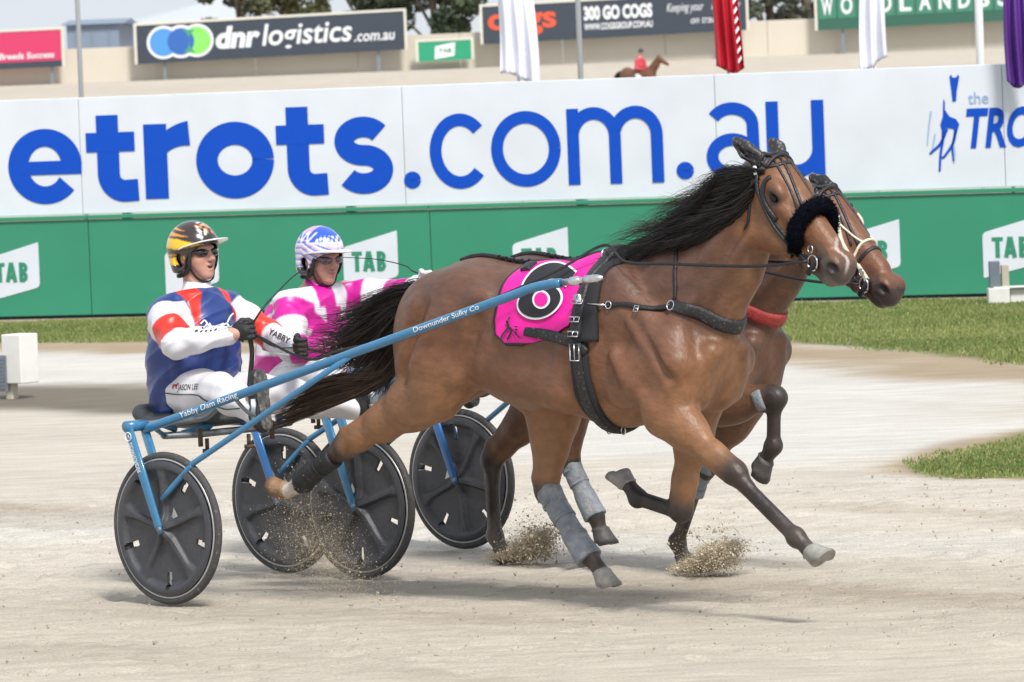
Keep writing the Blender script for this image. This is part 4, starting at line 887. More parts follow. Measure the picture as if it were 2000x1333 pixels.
    for (k_, J), sock in zip(cfg['legs'], cfg['socks']):
        P = [np.array(p, float) for p in J]; j = P[2]; d1, t1 = segdist(V, P[1], j); d2, t2 = segdist(V, j, P[3]); d3, t3 = segdist(V, P[3], P[4]); own = np.minimum(np.minimum(d2, d3), d1)
        f1 = sst(t1, .72 if k_ == 'fore' else .86, 1.02) * sst(-d1, -.13, -.09) * (d1 <= d2 + .004); f2 = sst(-np.minimum(d2, d3), -.11, -.075) * (np.minimum(d2, d3) < d1)
        dk = np.maximum(f1, f2); C = mixc(C, cfg['points'], np.clip(.93 * dk + .10 * low * dk, 0, 1))
        if sock is not None: C = mixc(C, sock, sst(-d3, -.085, -.06) * (d3 < d2 - .003))
    L3 = np.stack([(V - ho) @ e1, (V - ho) @ e2, (V - ho) @ e3], 1) / hs; hd = sst(L3[:, 0], -.02, .05) * (np.abs(L3[:, 1]) < .16) * sst(-np.abs(L3[:, 2] + .04), -.22, -.17)
    C = mixc(C, cfg['face'], .8 * hd); C = mixc(C, cfg['muzzle'], .9 * sst(L3[:, 0] + .25 * np.abs(L3[:, 2] + .02) - .2 * (L3[:, 2] > .03) * .5 + .02 * low, .40, .56) * hd)
    eyer = np.linalg.norm((np.abs(L3) - np.array([.205, .09, .0])) * np.array([1, 1, 1.0]), axis=1); eyer = np.linalg.norm(np.stack([L3[:, 0] - .172, np.abs(L3[:, 1]) - .09, L3[:, 2] - .008], 1), axis=1); C = mixc(C, (.03, .022, .018), .85 * sst(-eyer, -.055, -.025))
    nos = np.linalg.norm(np.stack([L3[:, 0] - .558, np.abs(L3[:, 1]) - .058, L3[:, 2] - .006], 1), axis=1); C = mixc(C, (.014, .008, .008), sst(-nos, -.034, -.020))
    if cfg.get('snip'): C = mixc(C, (.5, .42, .38), .8 * sst(-np.abs(L3[:, 1] + .006 - .01 * np.sin(L3[:, 0] * 60)), -.012, -.006) * sst(L3[:, 0], .44, .47) * sst(-L3[:, 0], -.60, -.57) * (L3[:, 2] > -.02) * hd); C = mixc(C, (.17, .15, .145), .6 * sst(L3[:, 0], .52, .56) * sst(-L3[:, 2], .02, .05) * hd)
    for s, tip in zip((-1, 1), cfg['ears']):
        d, tt = segdist(V, h(-.01, s * .062, .045), tip); em_ = sst(-d, -.062, -.045); C = mixc(C, cfg['earcol'], em_); C = mixc(C, (.30, .29, .28), .45 * em_ * (vnoise(V, 330, 44) > .62))
    ld = sst(-V[:, 2], -.62, -.1) * np.clip(.45 + .55 * vnoise(V * np.array([1, 1, .5]), 34, 21), 0, 1); C = mixc(C, (.20, .17, .135), .42 * ld)
    sweat_sheen = np.clip(vnoise(V * np.array([1, 1, .7]), 7, 11) * .5 + .5 * vnoise(V, 16, 12) - .1, 0, 1) * sst(V[:, 2] - dz, .95, 1.2); C = mixc(C, np.array(cfg['sweat_sheen']), .55 * sweat_sheen)  # sweaty patches, with the upper coat's purple-grey sheen painted into their colour
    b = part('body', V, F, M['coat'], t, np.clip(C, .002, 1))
    ev = MB()
    for s in (-1, 1):
        e = MB(); e.ell(h(.172, s * .0905, .008), (.0205, .0130, .0165), 16, 10, RH); e.go('eye', M['eye'], t)
    for (k_, J), hf, hm in zip(cfg['legs'], cfg['hooves'], cfg['hoofmat']): hoof(t, J[4], hf[0], hf[1], M[hm])
    return dict(t=t, V=V, F=F, bvh=bvh_of(V, F), h=h, RH=RH, O=O, rig=rig, e1=e1, e2=e2, e3=e3)
nk0 = [(2.56, 0, 1.30), (2.76, 0, 1.44), (2.97, 0, 1.61), (3.11, 0, 1.79), (3.20, 0, 1.91)]
NH = horse(NEAR, dict(label='nearer bay horse with a black shadow roll and flowing mane, all hooves off the sand', off=(0, 0), neck=nk0, head=((3.215, 0, 1.985), R_(45), R_(-4)), ears=((3.115, -.105, 2.125), (3.165, .09, 2.11)),
    legs=[('fore', [(2.84, -.185, 1.12), (2.74, -.185, .91), (3.115, -.165, .650), (3.45, -.16, .385), (3.525, -.16, .32)]), ('fore', [(2.80, .185, 1.12), (2.60, .185, .90), (2.50, .16, .445), (2.255, .15, .500), (2.20, .15, .555)]),
          ('hind', [(1.40, -.14, 1.22), (1.33, -.19, .985), (.700, -.16, .715), (.400, -.15, .535), (.300, -.15, .500)]), ('hind', [(1.50, .14, 1.22), (1.76, .17, .93), (1.715, .13, .520), (1.975, .12, .225), (2.04, .12, .155)])],
    socks=[None, None, (.55, .50, .44), None], hooves=[((.75, 0, -.66), (.66, 0, .75)), ((-.55, .05, .83), (-.83, 0, -.55)), ((-.93, 0, -.2), (-.2, 0, .9)), ((.30, 0, -.95), (.95, 0, .30))], hoofmat=['hoof', 'hoof', 'hoof_brown', 'hoof'],
    coat=((.160, .068, .033), (.078, .040, .029), (.265, .130, .058)), points=(.017, .014, .014), face=(.185, .078, .033), sweat_sheen=(.075, .042, .036), muzzle=(.050, .043, .041), earcol=(.022, .022, .026), snip=True))
nk1 = [(2.24, 0, 1.24), (2.42, 0, 1.36), (2.62, 0, 1.50), (2.77, 0, 1.63), (2.86, 0, 1.71)]
FH = horse(FAR, dict(label='farther dark bay horse half hidden behind the first, one knee raised high', off=(-.365, -.06), neck=nk1, head=((2.905, .02, 1.790), R_(43), R_(-4)), ears=((2.79, -.10, 1.90), (2.80, .09, 1.90)),
    legs=[('fore', [(2.50, -.185, 1.06), (2.43, -.18, .84), (2.765, -.165, .872), (2.740, -.155, .640), (2.680, -.15, .580)]), ('fore', [(2.50, .185, 1.06), (2.30, .16, .82), (2.07, .12, .500), (1.89, .12, .135), (1.915, .12, .075)]),
          ('hind', [(1.18, -.14, 1.16), (1.48, -.18, .87), (1.425, -.13, .545), (1.58, -.12, .285), (1.60, -.12, .215)]), ('hind', [(1.12, .14, 1.16), (1.08, .17, .87), (.70, .12, .515), (.70, .12, .135), (.73, .12, .075)])],
    socks=[None, None, None, None], hooves=[((-.75, 0, -.66), (.66, 0, -.75)), ((.25, 0, -.96), (.96, 0, .25)), ((.2, 0, -.97), (.97, 0, .2)), ((.25, 0, -.96), (.96, 0, .25))], hoofmat=['hoof_dark', 'hoof_dark', 'hoof_dark', 'hoof_dark'],
    coat=((.095, .042, .024), (.045, .025, .022), (.15, .068, .032)), points=(.022, .019, .019), face=(.165, .062, .028), sweat_sheen=(.045, .028, .028), muzzle=(.020, .017, .018), earcol=(.012, .012, .014)))

# ================================================================ HARNESS, HAIR AND GEAR
def px_hit(H, x, y, lift=0.0, bvh=None):
    """point on a horse (or rider) surface that the picture shows at x, y, in rig coordinates, with its normal"""
    r = H['rig']; q = eye - r.o; o = Vector((q @ r.u, q @ r.v, q[2])); d = ray(x, y); d = Vector((d @ r.u, d @ r.v, d[2])).normalized()
    loc, n, i, dist = (bvh or H['bvh']).ray_cast(o, d)
    if loc is None: return None, None
    if n.dot(d) > 0: n = -n
    return np.array(loc) + np.array(n) * lift, np.array(n)
def near_on(bvh, p, lift=0.0):
    loc, n, i, d = bvh.find_nearest(Vector(p)); n = np.array(n); return np.array(loc) + n * lift, n
def strap(name, H, pts, wd, th, m, parent, lift=.002, dens=5, cross=5, bvh=None, smooth_n=2, closed=False):
    """leather strap laid on a surface: pts are rough local positions"""
    bvh = bvh or H['bvh']; P = spline(pts, dens); Q = [near_on(bvh, p) for p in P]; C = np.array([q[0] for q in Q]); N = np.array([q[1] for q in Q])
    for _ in range(smooth_n):
        N[1:-1] = (N[:-2] + 2 * N[1:-1] + N[2:]) / 4; C[1:-1] = (C[:-2] + 2 * C[1:-1] + C[2:]) / 4
    N /= np.linalg.norm(N, axis=1)[:, None]; n = len(C); wd = np.broadcast_to(np.interp(np.linspace(0, 1, n), np.linspace(0, 1, len(np.atleast_1d(wd))), np.atleast_1d(wd)), n); V = []; us = np.linspace(-.5, .5, cross)
    for i in range(n):
        t = C[min(i + 1, n - 1)] - C[max(i - 1, 0)]; t /= np.linalg.norm(t) + 1e-9; s = np.cross(N[i], t); s /= np.linalg.norm(s); lo, hi = [], []
        for u in us:
            p, nn = near_on(bvh, C[i] + s * u * wd[i]); p = C[i] + s * u * wd[i] + N[i] * max(float((p - C[i]) @ N[i]), -.02)
            lo.append(p - N[i] * .004); hi.append(p + N[i] * (lift + th * (1 - .35 * (abs(u) * 2) ** 4)))
        V += hi + lo[::-1]
    k = 2 * cross; F = [(i * k + j, i * k + (j + 1) % k, (i + 1) * k + (j + 1) % k, (i + 1) * k + j) for i in range(n - 1) for j in range(k)] + [tuple(range(k))[::-1], tuple(range((n - 1) * k, n * k))]
    return part(name, V, F, m, parent)
def pxs(H, L, lift=.0): return [p for p in (px_hit(H, *q, lift)[0] for q in L) if p is not None]
def ring_pts(bvh, c, e1, e2, angs, R=.9):
    o = []
    for a in angs:
        d = np.array(e1) * math.cos(a) + np.array(e2) * math.sin(a); loc, n, i, ds = bvh.ray_cast(Vector(np.array(c) + d * R), Vector(-d))
        if loc is not None: o.append(np.array(loc))
    return o
def buckle(p, n, t, w, h, m, parent, name='buckle'):
    p = np.array(p, float); n = np.array(n, float); t = np.array(t, float) - n * (np.array(t) @ n); t /= np.linalg.norm(t); s = np.cross(n, t); mb = MB(); q = [p + n * .008 + t * a * h / 2 + s * b * w / 2 for a, b in ((-1, -1), (-1, 1), (1, 1), (1, -1), (-1, -1))]; mb.tube(q, .0032, 6); mb.tube([p + n * .009 - t * h / 2, p + n * .010 + t * h / 2], .0026, 6); return mb.go(name, m, parent)
# -------- body harness
def body_harness(H, label, near):
    O = H['O']; t = thing('harness', label, 'harness', H['rig'], (2.3 + O[0], 0, 1.2 + O[2]), 'harnesses worn by the two horses'); bv = H['bvh']
    c = np.array([2.36, 0, 1.22]) + O; e1 = np.array([.02, 0, 1.0]); e2 = np.array([0, -1.0, 0])
    pr = ring_pts(bv, c, e1, e2, np.linspace(-1.62, 1.62, 34)); strap('saddle_pad', H, pr[::2], .135, .026, M['pad'], t, dens=3)
    c2 = c + np.array([-.035, 0, 0]); pr = ring_pts(bv, c2, e1, e2, np.linspace(-1.55, 1.55, 34))
    o = strap('saddle_strap', H, [p + (p - c2) / np.linalg.norm(p - c2) * .02 for p in pr[::2]], .062, .018, M['black_leather'], t, lift=.026, dens=3)
    c3 = np.array([2.325, 0, 1.22]) + O; e1b = np.array([-.06, 0, -1.0])
    pr = ring_pts(bv, c3, e1b, e2, np.linspace(-1.72, 1.72, 30)); strap('girth', H, pr[::2], .098, .018, M['pad'], t, dens=3); strap('girth_strap', H, pr[::2], .05, .012, M['muddy_leather'], t, lift=.017, dens=3)
    for sg in (-1, 1):
        for a, w_ in ((.98, .05), (1.22, .055), (1.42, .05)):
            d = e1 * math.cos(a) + e2 * math.sin(a) * -sg; q = ring_pts(bv, c2, e1, e2, [a * -sg])[0]; buckle(q + d * .04, d, np.array([0, 0, 1.0]), .06, .022, M['steel'], t)
        q = ring_pts(bv, c3, e1b, e2, [1.45 * -sg]); buckle(q[0] + np.array([0, sg * .028, 0]), (0, sg, 0), (0, 0, 1), .055, .075, M['steel'], t)
        a = .88; d = e1 * math.cos(a) + e2 * math.sin(a) * -sg; q = ring_pts(bv, c2, e1, e2, [a * -sg])[0] + d * .045; mb = MB(); mb.box(q + np.array([0.0, 0, -.05]), (.018, .010, .055), (np.array([1, 0, 0]), np.array([0, 1, .35]) / 1.06, np.array([0, -.35, 1]) / 1.06)); mb.go('coupling', M['steel'], t)
        q = ring_pts(bv, c2, e1, e2, [.28 * -sg])[0]; mb = MB(); mb.ring(q + np.array([0, 0, .06]), (1, .2, 0), .024, .004, 20, 8); mb.tube([q + (0, 0, .01), q + (0, 0, .036)], .007, 8); mb.go('terret', M['steel'], t)
    # breast strap
    bl = M['muddy_leather'] if near else M['red_leather']
    pts = [np.array(p) + O for p in ((2.47, -.30, 1.40), (2.60, -.28, 1.405), (2.79, -.22, 1.405))]; strap('trace_strap', H, pts, .022, .010, M['black_leather'], t); strap('trace_strap', H, mir(pts), .022, .010, M['black_leather'], t)
    f = [np.array(p) + O for p in ((2.79, -.22, 1.405), (2.90, -.18, 1.36), (3.02, -.11, 1.285), (3.08, -.03, 1.255))]; strap('breast_strap', H, f + mir(f[:-1])[::-1], [.05, .062, .066, .066, .062, .05], .014, bl, t)
    nk = [np.array(p) + O for p in ((2.80, -.22, 1.42), (2.79, -.2, 1.52), (2.77, -.15, 1.64), (2.72, -.06, 1.76), (2.71, 0, 1.79))]; strap('neck_strap', H, nk + mir(nk[:-1])[::-1], .017, .007, M['black_leather'], t)
    for sg in (-1, 1):
        q, n = near_on(bv, np.array([2.79, sg * .24, 1.405]) + O, .012); mb = MB(); mb.ring(q, n, .021, .0035, 20, 8); mb.go('ring', M['steel'], t)
        q, n = near_on(bv, np.array([2.50, sg * .3, 1.40]) + O, .014); mb = MB(); mb.ring(q, n, .016, .003, 20, 8); mb.tube([q - np.array([.02, 0, 0]), q - np.array([.11, sg * -.012, -.006])], .004, 8); mb.go('snap_hook', M['steel'], t)
        q, n = near_on(bv, np.array([2.66, sg * .3, 1.405]) + O, .014); buckle(q, n, (1, 0, 0), .028, .02, M['steel'], t)
    # check rein along the spine and back strap
    sp = [np.array(p) + O for p in ((2.34, 0, 1.66), (2.0, 0, 1.58), (1.7, 0, 1.6), (1.35, 0, 1.6))]; strap('back_strap', H, sp, .022, .012, M['black_leather'], t, lift=.008)
    for k in range(5):
        q, n = near_on(bv, np.array([1.80 - k * .045, -.02, 1.62]) + O, .012); mb = MB(); mb.ring(q, (0, 1, .2), .012, .0035, 14, 6); mb.go('ring', M['clean_black'], t)
    mb = MB()
    for k in range(2): q, n = near_on(bv, np.array([2.28 + .085 * k, -.05, .83]) + O, .016); mb.ring(q, (.3, 1, 0), .018, .003, 16, 6)
    mb.go('girth_ring', M['steel'], t)['kind'] = 'stuff'
    return t
hb = body_harness(NH, 'black harness with muddy breast strap and girth on the nearer horse', True)
FHB = body_harness(FH, 'black harness with a red breast strap on the farther horse', False)
# -------- number cloth on the near horse
ct = thing('saddle_cloth', 'magenta number cloth with a black edge and figure under the blue shaft', 'saddle cloth', NEAR, (2.05, 0, 1.5)); nu, nv = 46, 80; V = []; Cc = []
def rearx(v): return np.interp(v, [0, .25, .5, .75, .9, 1.0], [1.785, 1.80, 1.795, 1.79, 1.82, 1.90])
def frontx(v): return np.interp(v, [0, .5, .8, .92, 1.0], [2.32, 2.32, 2.27, 2.16, 1.98])
amax = 1.60; cloth_lift = .012
for j in range(-nv, nv + 1):
    v = abs(j) / nv; a = v * amax * np.sign(j)
    for i in range(nu + 1):
        x = rearx(v) + (frontx(v) - rearx(v)) * i / nu; d = np.array([0, -math.sin(a), math.cos(a)]); loc, n, _, _ = NH['bvh'].ray_cast(Vector(np.array([x, 0, 1.22]) + d * .8), Vector(-d))
        p = np.array(loc) + d * (cloth_lift + .004 * math.sin(x * 23 + 5 * a) + .004 * math.sin(x * 11 - 9 * a)); V.append(p)
        e = min(i / nu * (frontx(v) - rearx(v)), (1 - v) * amax * .3); Cc.append((.010, .010, .014) if e < .016 else (.74, .006, .30))
F = [(j * (nu + 1) + i, j * (nu + 1) + i + 1, (j + 1) * (nu + 1) + i + 1, (j + 1) * (nu + 1) + i) for j in range(2 * nv) for i in range(nu)]
co = part('cloth', V, F, M['cloth'], ct, Cc); sm = co.modifiers.new('th', 'SOLIDIFY'); sm.thickness = .006; sm.offset = 1
cbv = bvh_of(np.array(V) , F)
def decal_px(name, H, bvh, V2, F, org, ux, uy, m, parent, lift=.003):
    """flat print laid on a surface: (u,v) text coordinates placed by an origin and two picture vectors"""
    P = []
    for u, v in V2:
        x, y = org[0] + ux[0] * u + uy[0] * v, org[1] + ux[1] * u + uy[1] * v; p, n = px_hit(H, x, y, lift, bvh)
        if p is None: p = P[-1] if P else np.zeros(3)
        P.append(p)
    return part(name, P, F, m, parent, None, False)
def ribbon2(pts, w):
    P = [p[:2] for p in spline([(a, b, 0) for a, b in pts], 8)]; mb = MB(); strip(mb, P, w, 0, lambda s, z, o: (s, z, 0)); return np.array([v[:2] for v in mb.v]), mb.f
def disc2(cx, cy, rx, ry, rot_=0): q = np.linspace(0, 6.283, 33)[:-1]; return np.array([(cx, cy)] + [(cx + rx * math.cos(k) + rot_ * ry * math.sin(k), cy + ry * math.sin(k)) for k in q]), [(0, i + 1, (i + 1) % 32 + 1) for i in range(32)]
arm6 = [(1118, 548), (1100, 536), (1078, 533), (1056, 542), (1040, 560), (1034, 582)]
for grow, m_, l_ in ((4, 'white_print', .010), (0, 'black_print', .013)):
    for shp in (ribbon2(arm6, 29 + 2 * grow), disc2(1057, 590, 40 + grow, 31 + grow, -.25)):
        A, G = sub_tris(*shp, 6); decal_px('number', NH, cbv, A, G, (0, 0), (1, 0), (0, 1), M[m_], ct, l_); l_ += .0008
M['magenta_print'] = mat('magenta_print', (.74, .006, .30), .55, var=.05)
for r6, m_, l_ in ((17, 'white_print', .0165), (13, 'magenta_print', .0185)): A, G = sub_tris(*disc2(1061, 588, r6, r6), 6); decal_px('number', NH, cbv, A, G, (0, 0), (1, 0), (0, 1), M[m_], ct, l_)
for q, w_ in (([(993, 628), (996, 640), (1003, 648)], 5), ([(998, 640), (986, 654), (982, 662)], 3), ([(1003, 646), (998, 656), (994, 664)], 3), ([(1003, 647), (1012, 655), (1018, 661)], 2.5), ([(996, 627), (999, 621)], 3), ([(1006, 640), (1014, 640)], 2), ([(1008, 646), (1014, 646)], 2), ([(1011, 640), (1010, 656)], 2)):
    A, G = ribbon2(q, w_); decal_px('emblem', NH, cbv, A, G, (0, 0), (1, 0), (0, 1), M['black_print'], ct, .011)
st1 = pxs(NH, [(1030, 648), (1060, 652), (1100, 662), (1135, 676), (1148, 690)]); strap('cloth_strap', NH, [p + (0, -.012, 0) for p in st1], [.04, .05, .05, .04], .008, M['muddy_leather'], ct, lift=.015)
st1 = pxs(NH, [(1058, 510), (1045, 520), (1030, 532)]); strap('cloth_strap', NH, [p + (0, -.01, 0) for p in st1], .05, .008, M['clean_black'], ct, lift=.02)
# -------- bridles
def tube_on(name, H, pts, r, m, parent, lift=.004, sq=(1, 1)):
    P = spline(pts, 5); Q = [near_on(H['bvh'], p, lift)[0] for p in P]; mb = MB(); mb.tube(Q, r, 8, sq=sq); return mb.go(name, m, parent)
def bridle(H, label, near):
    h = H['h']; e1, e2, e3 = H['e1'], H['e2'], H['e3']; t = thing('bridle', label, 'bridle', H['rig'], tuple(h(0, 0, 0)), 'bridles worn by the two horses'); bk = M['black_leather']
    for s in (-1, 1):
        cm = bk if near else M['white_leather']
        strap('cheek_strap', H, [h(.01, s * .09, .05), h(.08, s * .11, -.02), h(.20, s * .10, -.06), (h(.34, s * .08, -.07)), h(.45, s * .07, -.06)], .017, .005, bk, t); strap('cheek_strap', H, [h(.36, s * .07, .0), h(.41, s * .07, -.02), h(.47, s * .065, -.04)] if not near else [h(.03, s * .10, .03), h(.12, s * .115, -.035), h(.24, s * .10, -.075), (h(.37, s * .075, -.08)), h(.46, s * .07, -.068)], .014, .007, cm, t, lift=.006)
        strap('throat_lash', H, [h(.01, s * .10, .03), h(.07, s * .11, -.07), h(.13, s * .09, -.15), h(.16, s * .03, -.20)], .013, .005, bk, t)
        strap('blinker', H, [h(.10, s * .09, .060), h(.10, s * .11, .02), h(.15, s * .11, -.035), h(.24, s * .10, -.05)], .022, .010, bk, t)
        strap('brow_strap', H, [h(.01, s * .09, .05), h(.05, s * .08, .075), h(.07, s * .03, .085), h(.07, 0, .085)], .016, .0055, bk, t)
        strap('face_strap', H, [h(.02, s * .01, .08), h(.10, s * .02, .09), h(.20, s * .038, .08), h(.33, s * .055, .05)], .013, .005, bk, t); strap('face_strap', H, [h(.0, s * .03, .08), h(.08, s * .045, .08), h(.20, s * .055, .07), h(.31, s * .07, .03)], .010, .0045, bk, t)
        q, n = near_on(H['bvh'], h(.47, s * .07, -.05), .018); mb = MB(); mb.ring(q, n, .034, .0038, 26, 8); mb.go('bit_ring', M['steel'], t); mb = MB(); mb.ring(q - e1 * .05 + e3 * .035, n, .017, .003, 20, 8); mb.go('bit_ring', M['steel'], t); mb = MB(); mb.ell(q + e1 * .03, (.010, .010, .010), 10, 8); mb.tube([q + e1 * .005 + e3 * .04, q + e1 * .012 - e3 * .055], [.012, .016], 8, sq=(1, .6)); mb.go('bit_cheek', bk, t)
    strap('crown_strap', H, [h(.02, -.10, .03), h(.0, -.06, .09), h(-.01, 0, .10), h(.0, .06, .09), h(.02, .10, .03)], .020, .007, bk, t); strap('crown_strap', H, [h(.05, -.085, .06), h(.03, -.03, .095), h(.03, .03, .095), h(.05, .085, .06)], .013, .008, bk, t, lift=.008)
    q, n = near_on(H['bvh'], h(.03, -.105, .025), .018); mb = MB(); mb.box(q, (.020, .006, .010), (e1 * .8 + e3 * -.6, n, np.cross(e1 * .8 - e3 * .6, n))); beveled(mb.go('buckle', M['white_print'], t), .004)
    chin = [h(.40, -.065, -.06), h(.42, -.03, -.11), h(.42, .03, -.11), h(.40, .065, -.06)]; strap('chin_strap', H, chin, .016, .0055, bk, t)
    if near:
        c0 = [h(.385, -.10, -.075), h(.355, -.115, -.03), h(.325, -.095, .04), h(.31, -.045, .085), h(.31, .02, .088), h(.33, .07, .065), h(.37, .09, .0)]
        P = spline(c0, 8); Q = [near_on(H['bvh'], p, .026) for p in P]; mb = MB(); pts = [q[0] for q in Q]; rr = .036 * (1 - .45 * np.linspace(-1, 1, len(pts)) ** 8); mb.tube(pts, rr, 16); fl = mb.go('shadow_roll', M['fluffy'], t)
        n_ = 5200; k = RNG.integers(1, len(pts) - 1, n_); d = RNG.normal(size=(n_, 3)); d /= np.linalg.norm(d, axis=1)[:, None]; C0 = np.array(pts)[k] + (np.array(pts)[np.minimum(k + 1, len(pts) - 1)] - np.array(pts)[k]) * RNG.uniform(size=(n_, 1)) ; a = C0 + d * rr[k][:, None] * .8; b_ = C0 + d * (rr[k] + .010)[:, None] + RNG.normal(size=(n_, 3)) * .004; z = hair('wool', np.stack([a, (a + b_) / 2 + RNG.normal(size=(n_, 3)) * .002, b_], 1), .0016, M['fluffy'], fl); z['kind'] = 'stuff'
    else:
        strap('noseband', H, [h(.40, -.085, -.07), h(.385, -.08, .0), h(.375, -.03, .06), h(.375, .03, .06), h(.385, .08, 0), h(.40, .085, -.07)], .017, .0055, bk, t); strap('nose_strap', H, [h(.36, -.085, .0), h(.335, -.05, .05), h(.33, 0, .07), h(.335, .05, .05), h(.36, .085, 0)], .012, .009, M['white_leather'], t)
        for s in (-1, 1): strap('cheek_strap', H, [h(.17, s * .06, .075), h(.23, s * .085, .05), h(.28, s * .09, .02), h(.36, s * .085, -.005), h(.47, s * .07, -.03)], .019, .010, M['white_leather'], t); strap('face_strap', H, [h(.20, s * .075, .06), h(.28, s * .055, .06), h(.335, s * .03, .06)], .010, .007, M['white_leather'], t)
    return t
bridle(NH, 'black bridle with a thick fluffy navy shadow roll on the nearer horse', True)
bridle(FH, 'bridle with white cheek straps and a black noseband on the farther horse', False)
# -------- leg boots
def leg_boot(H, J, a, b, r0, r1, m, label, flare=0.0):
    hk, fe = np.array(J[2], float), np.array(J[3], float); cx = (fe - hk) / np.linalg.norm(fe - hk); p0, p1 = hk + cx * a, hk + cx * b; bk = np.array([-abs(cx[2]), 0, math.copysign(cx[0], 1)]); bk = bk - cx * (bk @ cx); bk /= np.linalg.norm(bk)
    t = thing('leg_boot', label, 'leg boot', H['rig'], tuple(p0), 'protective boots on the horses legs'); lo = np.minimum(p0, p1) - .13; hi = np.maximum(p0, p1) + .13; sd = SDF(lo, hi, .006); fw_ = -bk
    sd.chain([p0 + fw_ * .004, lerp(p0, p1, .3) + bk * .004, lerp(p0, p1, .7) + bk * .006, p1 + bk * .006], [r0, r0 * .86, r1 * .9, r1], .02); sd.cone(lerp(p0, p1, .62) + bk * .015, p1 + bk * .012, r1 * .85, r1 * 1.12, .02)
    if flare: sd.ell(p0 + fw_ * .01 - cx * .03, (.05, .045, .05), .03)
    sd.half(cx, float(cx @ p1) + .012); sd.half(-cx, -float(cx @ p0) + .02 + flare)
    sd.warp(lambda X, Y, Z: .0015 * np.sin(60 * X + 40 * Z + 30 * Y)); V, F = sd.mesh(); part('shell', V, F, m, t)
    for q in (.12, .38, .68):
        c = lerp(p0, p1, q) ; mb = MB(); s_ = np.cross(cx, bk); mb.tube([c + (fw_ * math.cos(k) + s_ * math.sin(k)) * (r0 * (.94 - q * .9) + r1 * q * .9 + .002) + bk * .005 for k in np.linspace(0, 6.283, 22)], .008, 6, sq=(.12, 1), up=tuple(fw_)); mb.go('strap', m, t)
def J_of(cfgJ): return cfgJ
JN = dict(RF=[0, 0, (3.115, -.165, .650), (3.45, -.16, .385)], LH=[0, 0, (1.715, .13, .520), (1.975, .12, .225)], RH=[0, 0, (.700, -.16, .715), (.400, -.15, .535)], LF=[0, 0, (2.50, .16, .445), (2.255, .15, .500)])
JF = dict(RH=[0, 0, (1.425, -.13, .545), (1.58, -.12, .285)], LF=[0, 0, (2.07, .12, .500), (1.89, .12, .135)], RF=[0, 0, (2.765, -.165, .872), (2.740, -.155, .640)], LH=[0, 0, (.70, .12, .515), (.70, .12, .135)])
leg_boot(NH, JN['LH'], .03, .395, .060, .056, M['boot_grey'], 'grey mud splashed boot on the low hind leg of the nearer horse', .03)
leg_boot(NH, JN['RH'], .10, .33, .052, .052, M['boot_black'], 'black boot on the hind leg the nearer horse stretches out behind')
leg_boot(FH, JF['RH'], .02, .30, .052, .050, M['boot_grey'], 'grey boot on the slightly lifted hind leg of the farther horse')
leg_boot(FH, JF['LF'], .0, .14, .056, .046, M['boot_grey'], 'grey knee boot on the standing foreleg of the farther horse', .05)
strap('knee_band', FH, [np.array((2.69, -.225, .90)), np.array((2.71, -.23, .86)), np.array((2.72, -.215, .81))], .05, .010, M['boot_grey'], FHB, lift=.002)
# -------- manes, tails, forelocks
def P3(rig, L, y0, y1): return [rig.at(x, y, y0 + (y1 - y0) * i / (len(L) - 1)) for i, (x, y) in enumerate(L)]
def gsplit(n, rig, gs, seed, **k): return strands([P3(rig, L, a, b) for L, a, b in gs], n, seed=seed, **k)
MG = [([(1482, 349), (1460, 349), (1425, 363), (1385, 375), (1350, 391)], .0, -.02), ([(1462, 372), (1430, 379), (1380, 401), (1320, 425), (1268, 455)], 0, -.04), ([(1445, 392), (1400, 401), (1340, 425), (1280, 459), (1236, 485)], 0, -.05), ([(1420, 425), (1370, 437), (1310, 461), (1250, 485), (1198, 505)], 0, -.06), ([(1390, 447), (1340, 463), (1290, 481), (1230, 500), (1185, 512)], .0, -.08)]
MG2 = []
for root, rest in (((1482, 352), [(1462, 376), (1425, 402), (1375, 430), (1310, 462)]), ((1472, 376), [(1440, 404), (1395, 428), (1340, 456), (1270, 478)]), ((1456, 402), [(1420, 430), (1372, 454), (1315, 474), (1245, 490)]), ((1432, 428), [(1395, 452), (1345, 472), (1290, 486), (1222, 497)]), ((1395, 452), [(1355, 470), (1315, 484), (1265, 494), (1205, 501)])):
    p0 = px_hit(NH, *root, .003)[0]; p0 = p0 if p0 is not None else NEAR.at(*root, -.05); pts = [p0]
    for k, q in enumerate(rest): g_ = px_hit(NH, *q, .012 + .004 * k)[0]; pts.append(g_ if g_ is not None else NEAR.at(*q, -.10 - .015 * k))
    MG2.append(pts)
MG3 = []
for root, rest in (((1494, 336), [(1468, 334), (1430, 344), (1390, 360), (1345, 384)]), ((1478, 342), [(1448, 352), (1408, 372), (1358, 402), (1300, 434)]), ((1464, 356), [(1430, 374), (1384, 400), (1325, 432), (1262, 462)]), ((1448, 376), [(1410, 402), (1360, 430), (1300, 458), (1238, 480)]), ((1428, 398), [(1388, 425), (1340, 448), (1285, 470), (1218, 490)])):
    p0 = px_hit(NH, *root, .002)[0]; p0 = p0 if p0 is not None else NEAR.at(*root, -.02); pts = [p0]
    for k, q in enumerate(rest): g_ = px_hit(NH, *q, .02 + .006 * k)[0]; pts.append(g_ if g_ is not None else NEAR.at(*q, -.04 - .015 * k))
    MG3.append(pts)
mc = np.concatenate([strands(MG3, 900, .022, .018, (.5, 1.0), 12, .008), gsplit(1000, NEAR, MG, 1, spread=.028, curl=.022, tfrac=(.40, 1.0), root=.008), strands(MG2, 1150, .018, .014, (.5, 1.0), 2, .010)])
mn = hair('mane', mc, .0021, M['hair'], NH['t']); mn['kind'] = 'stuff'
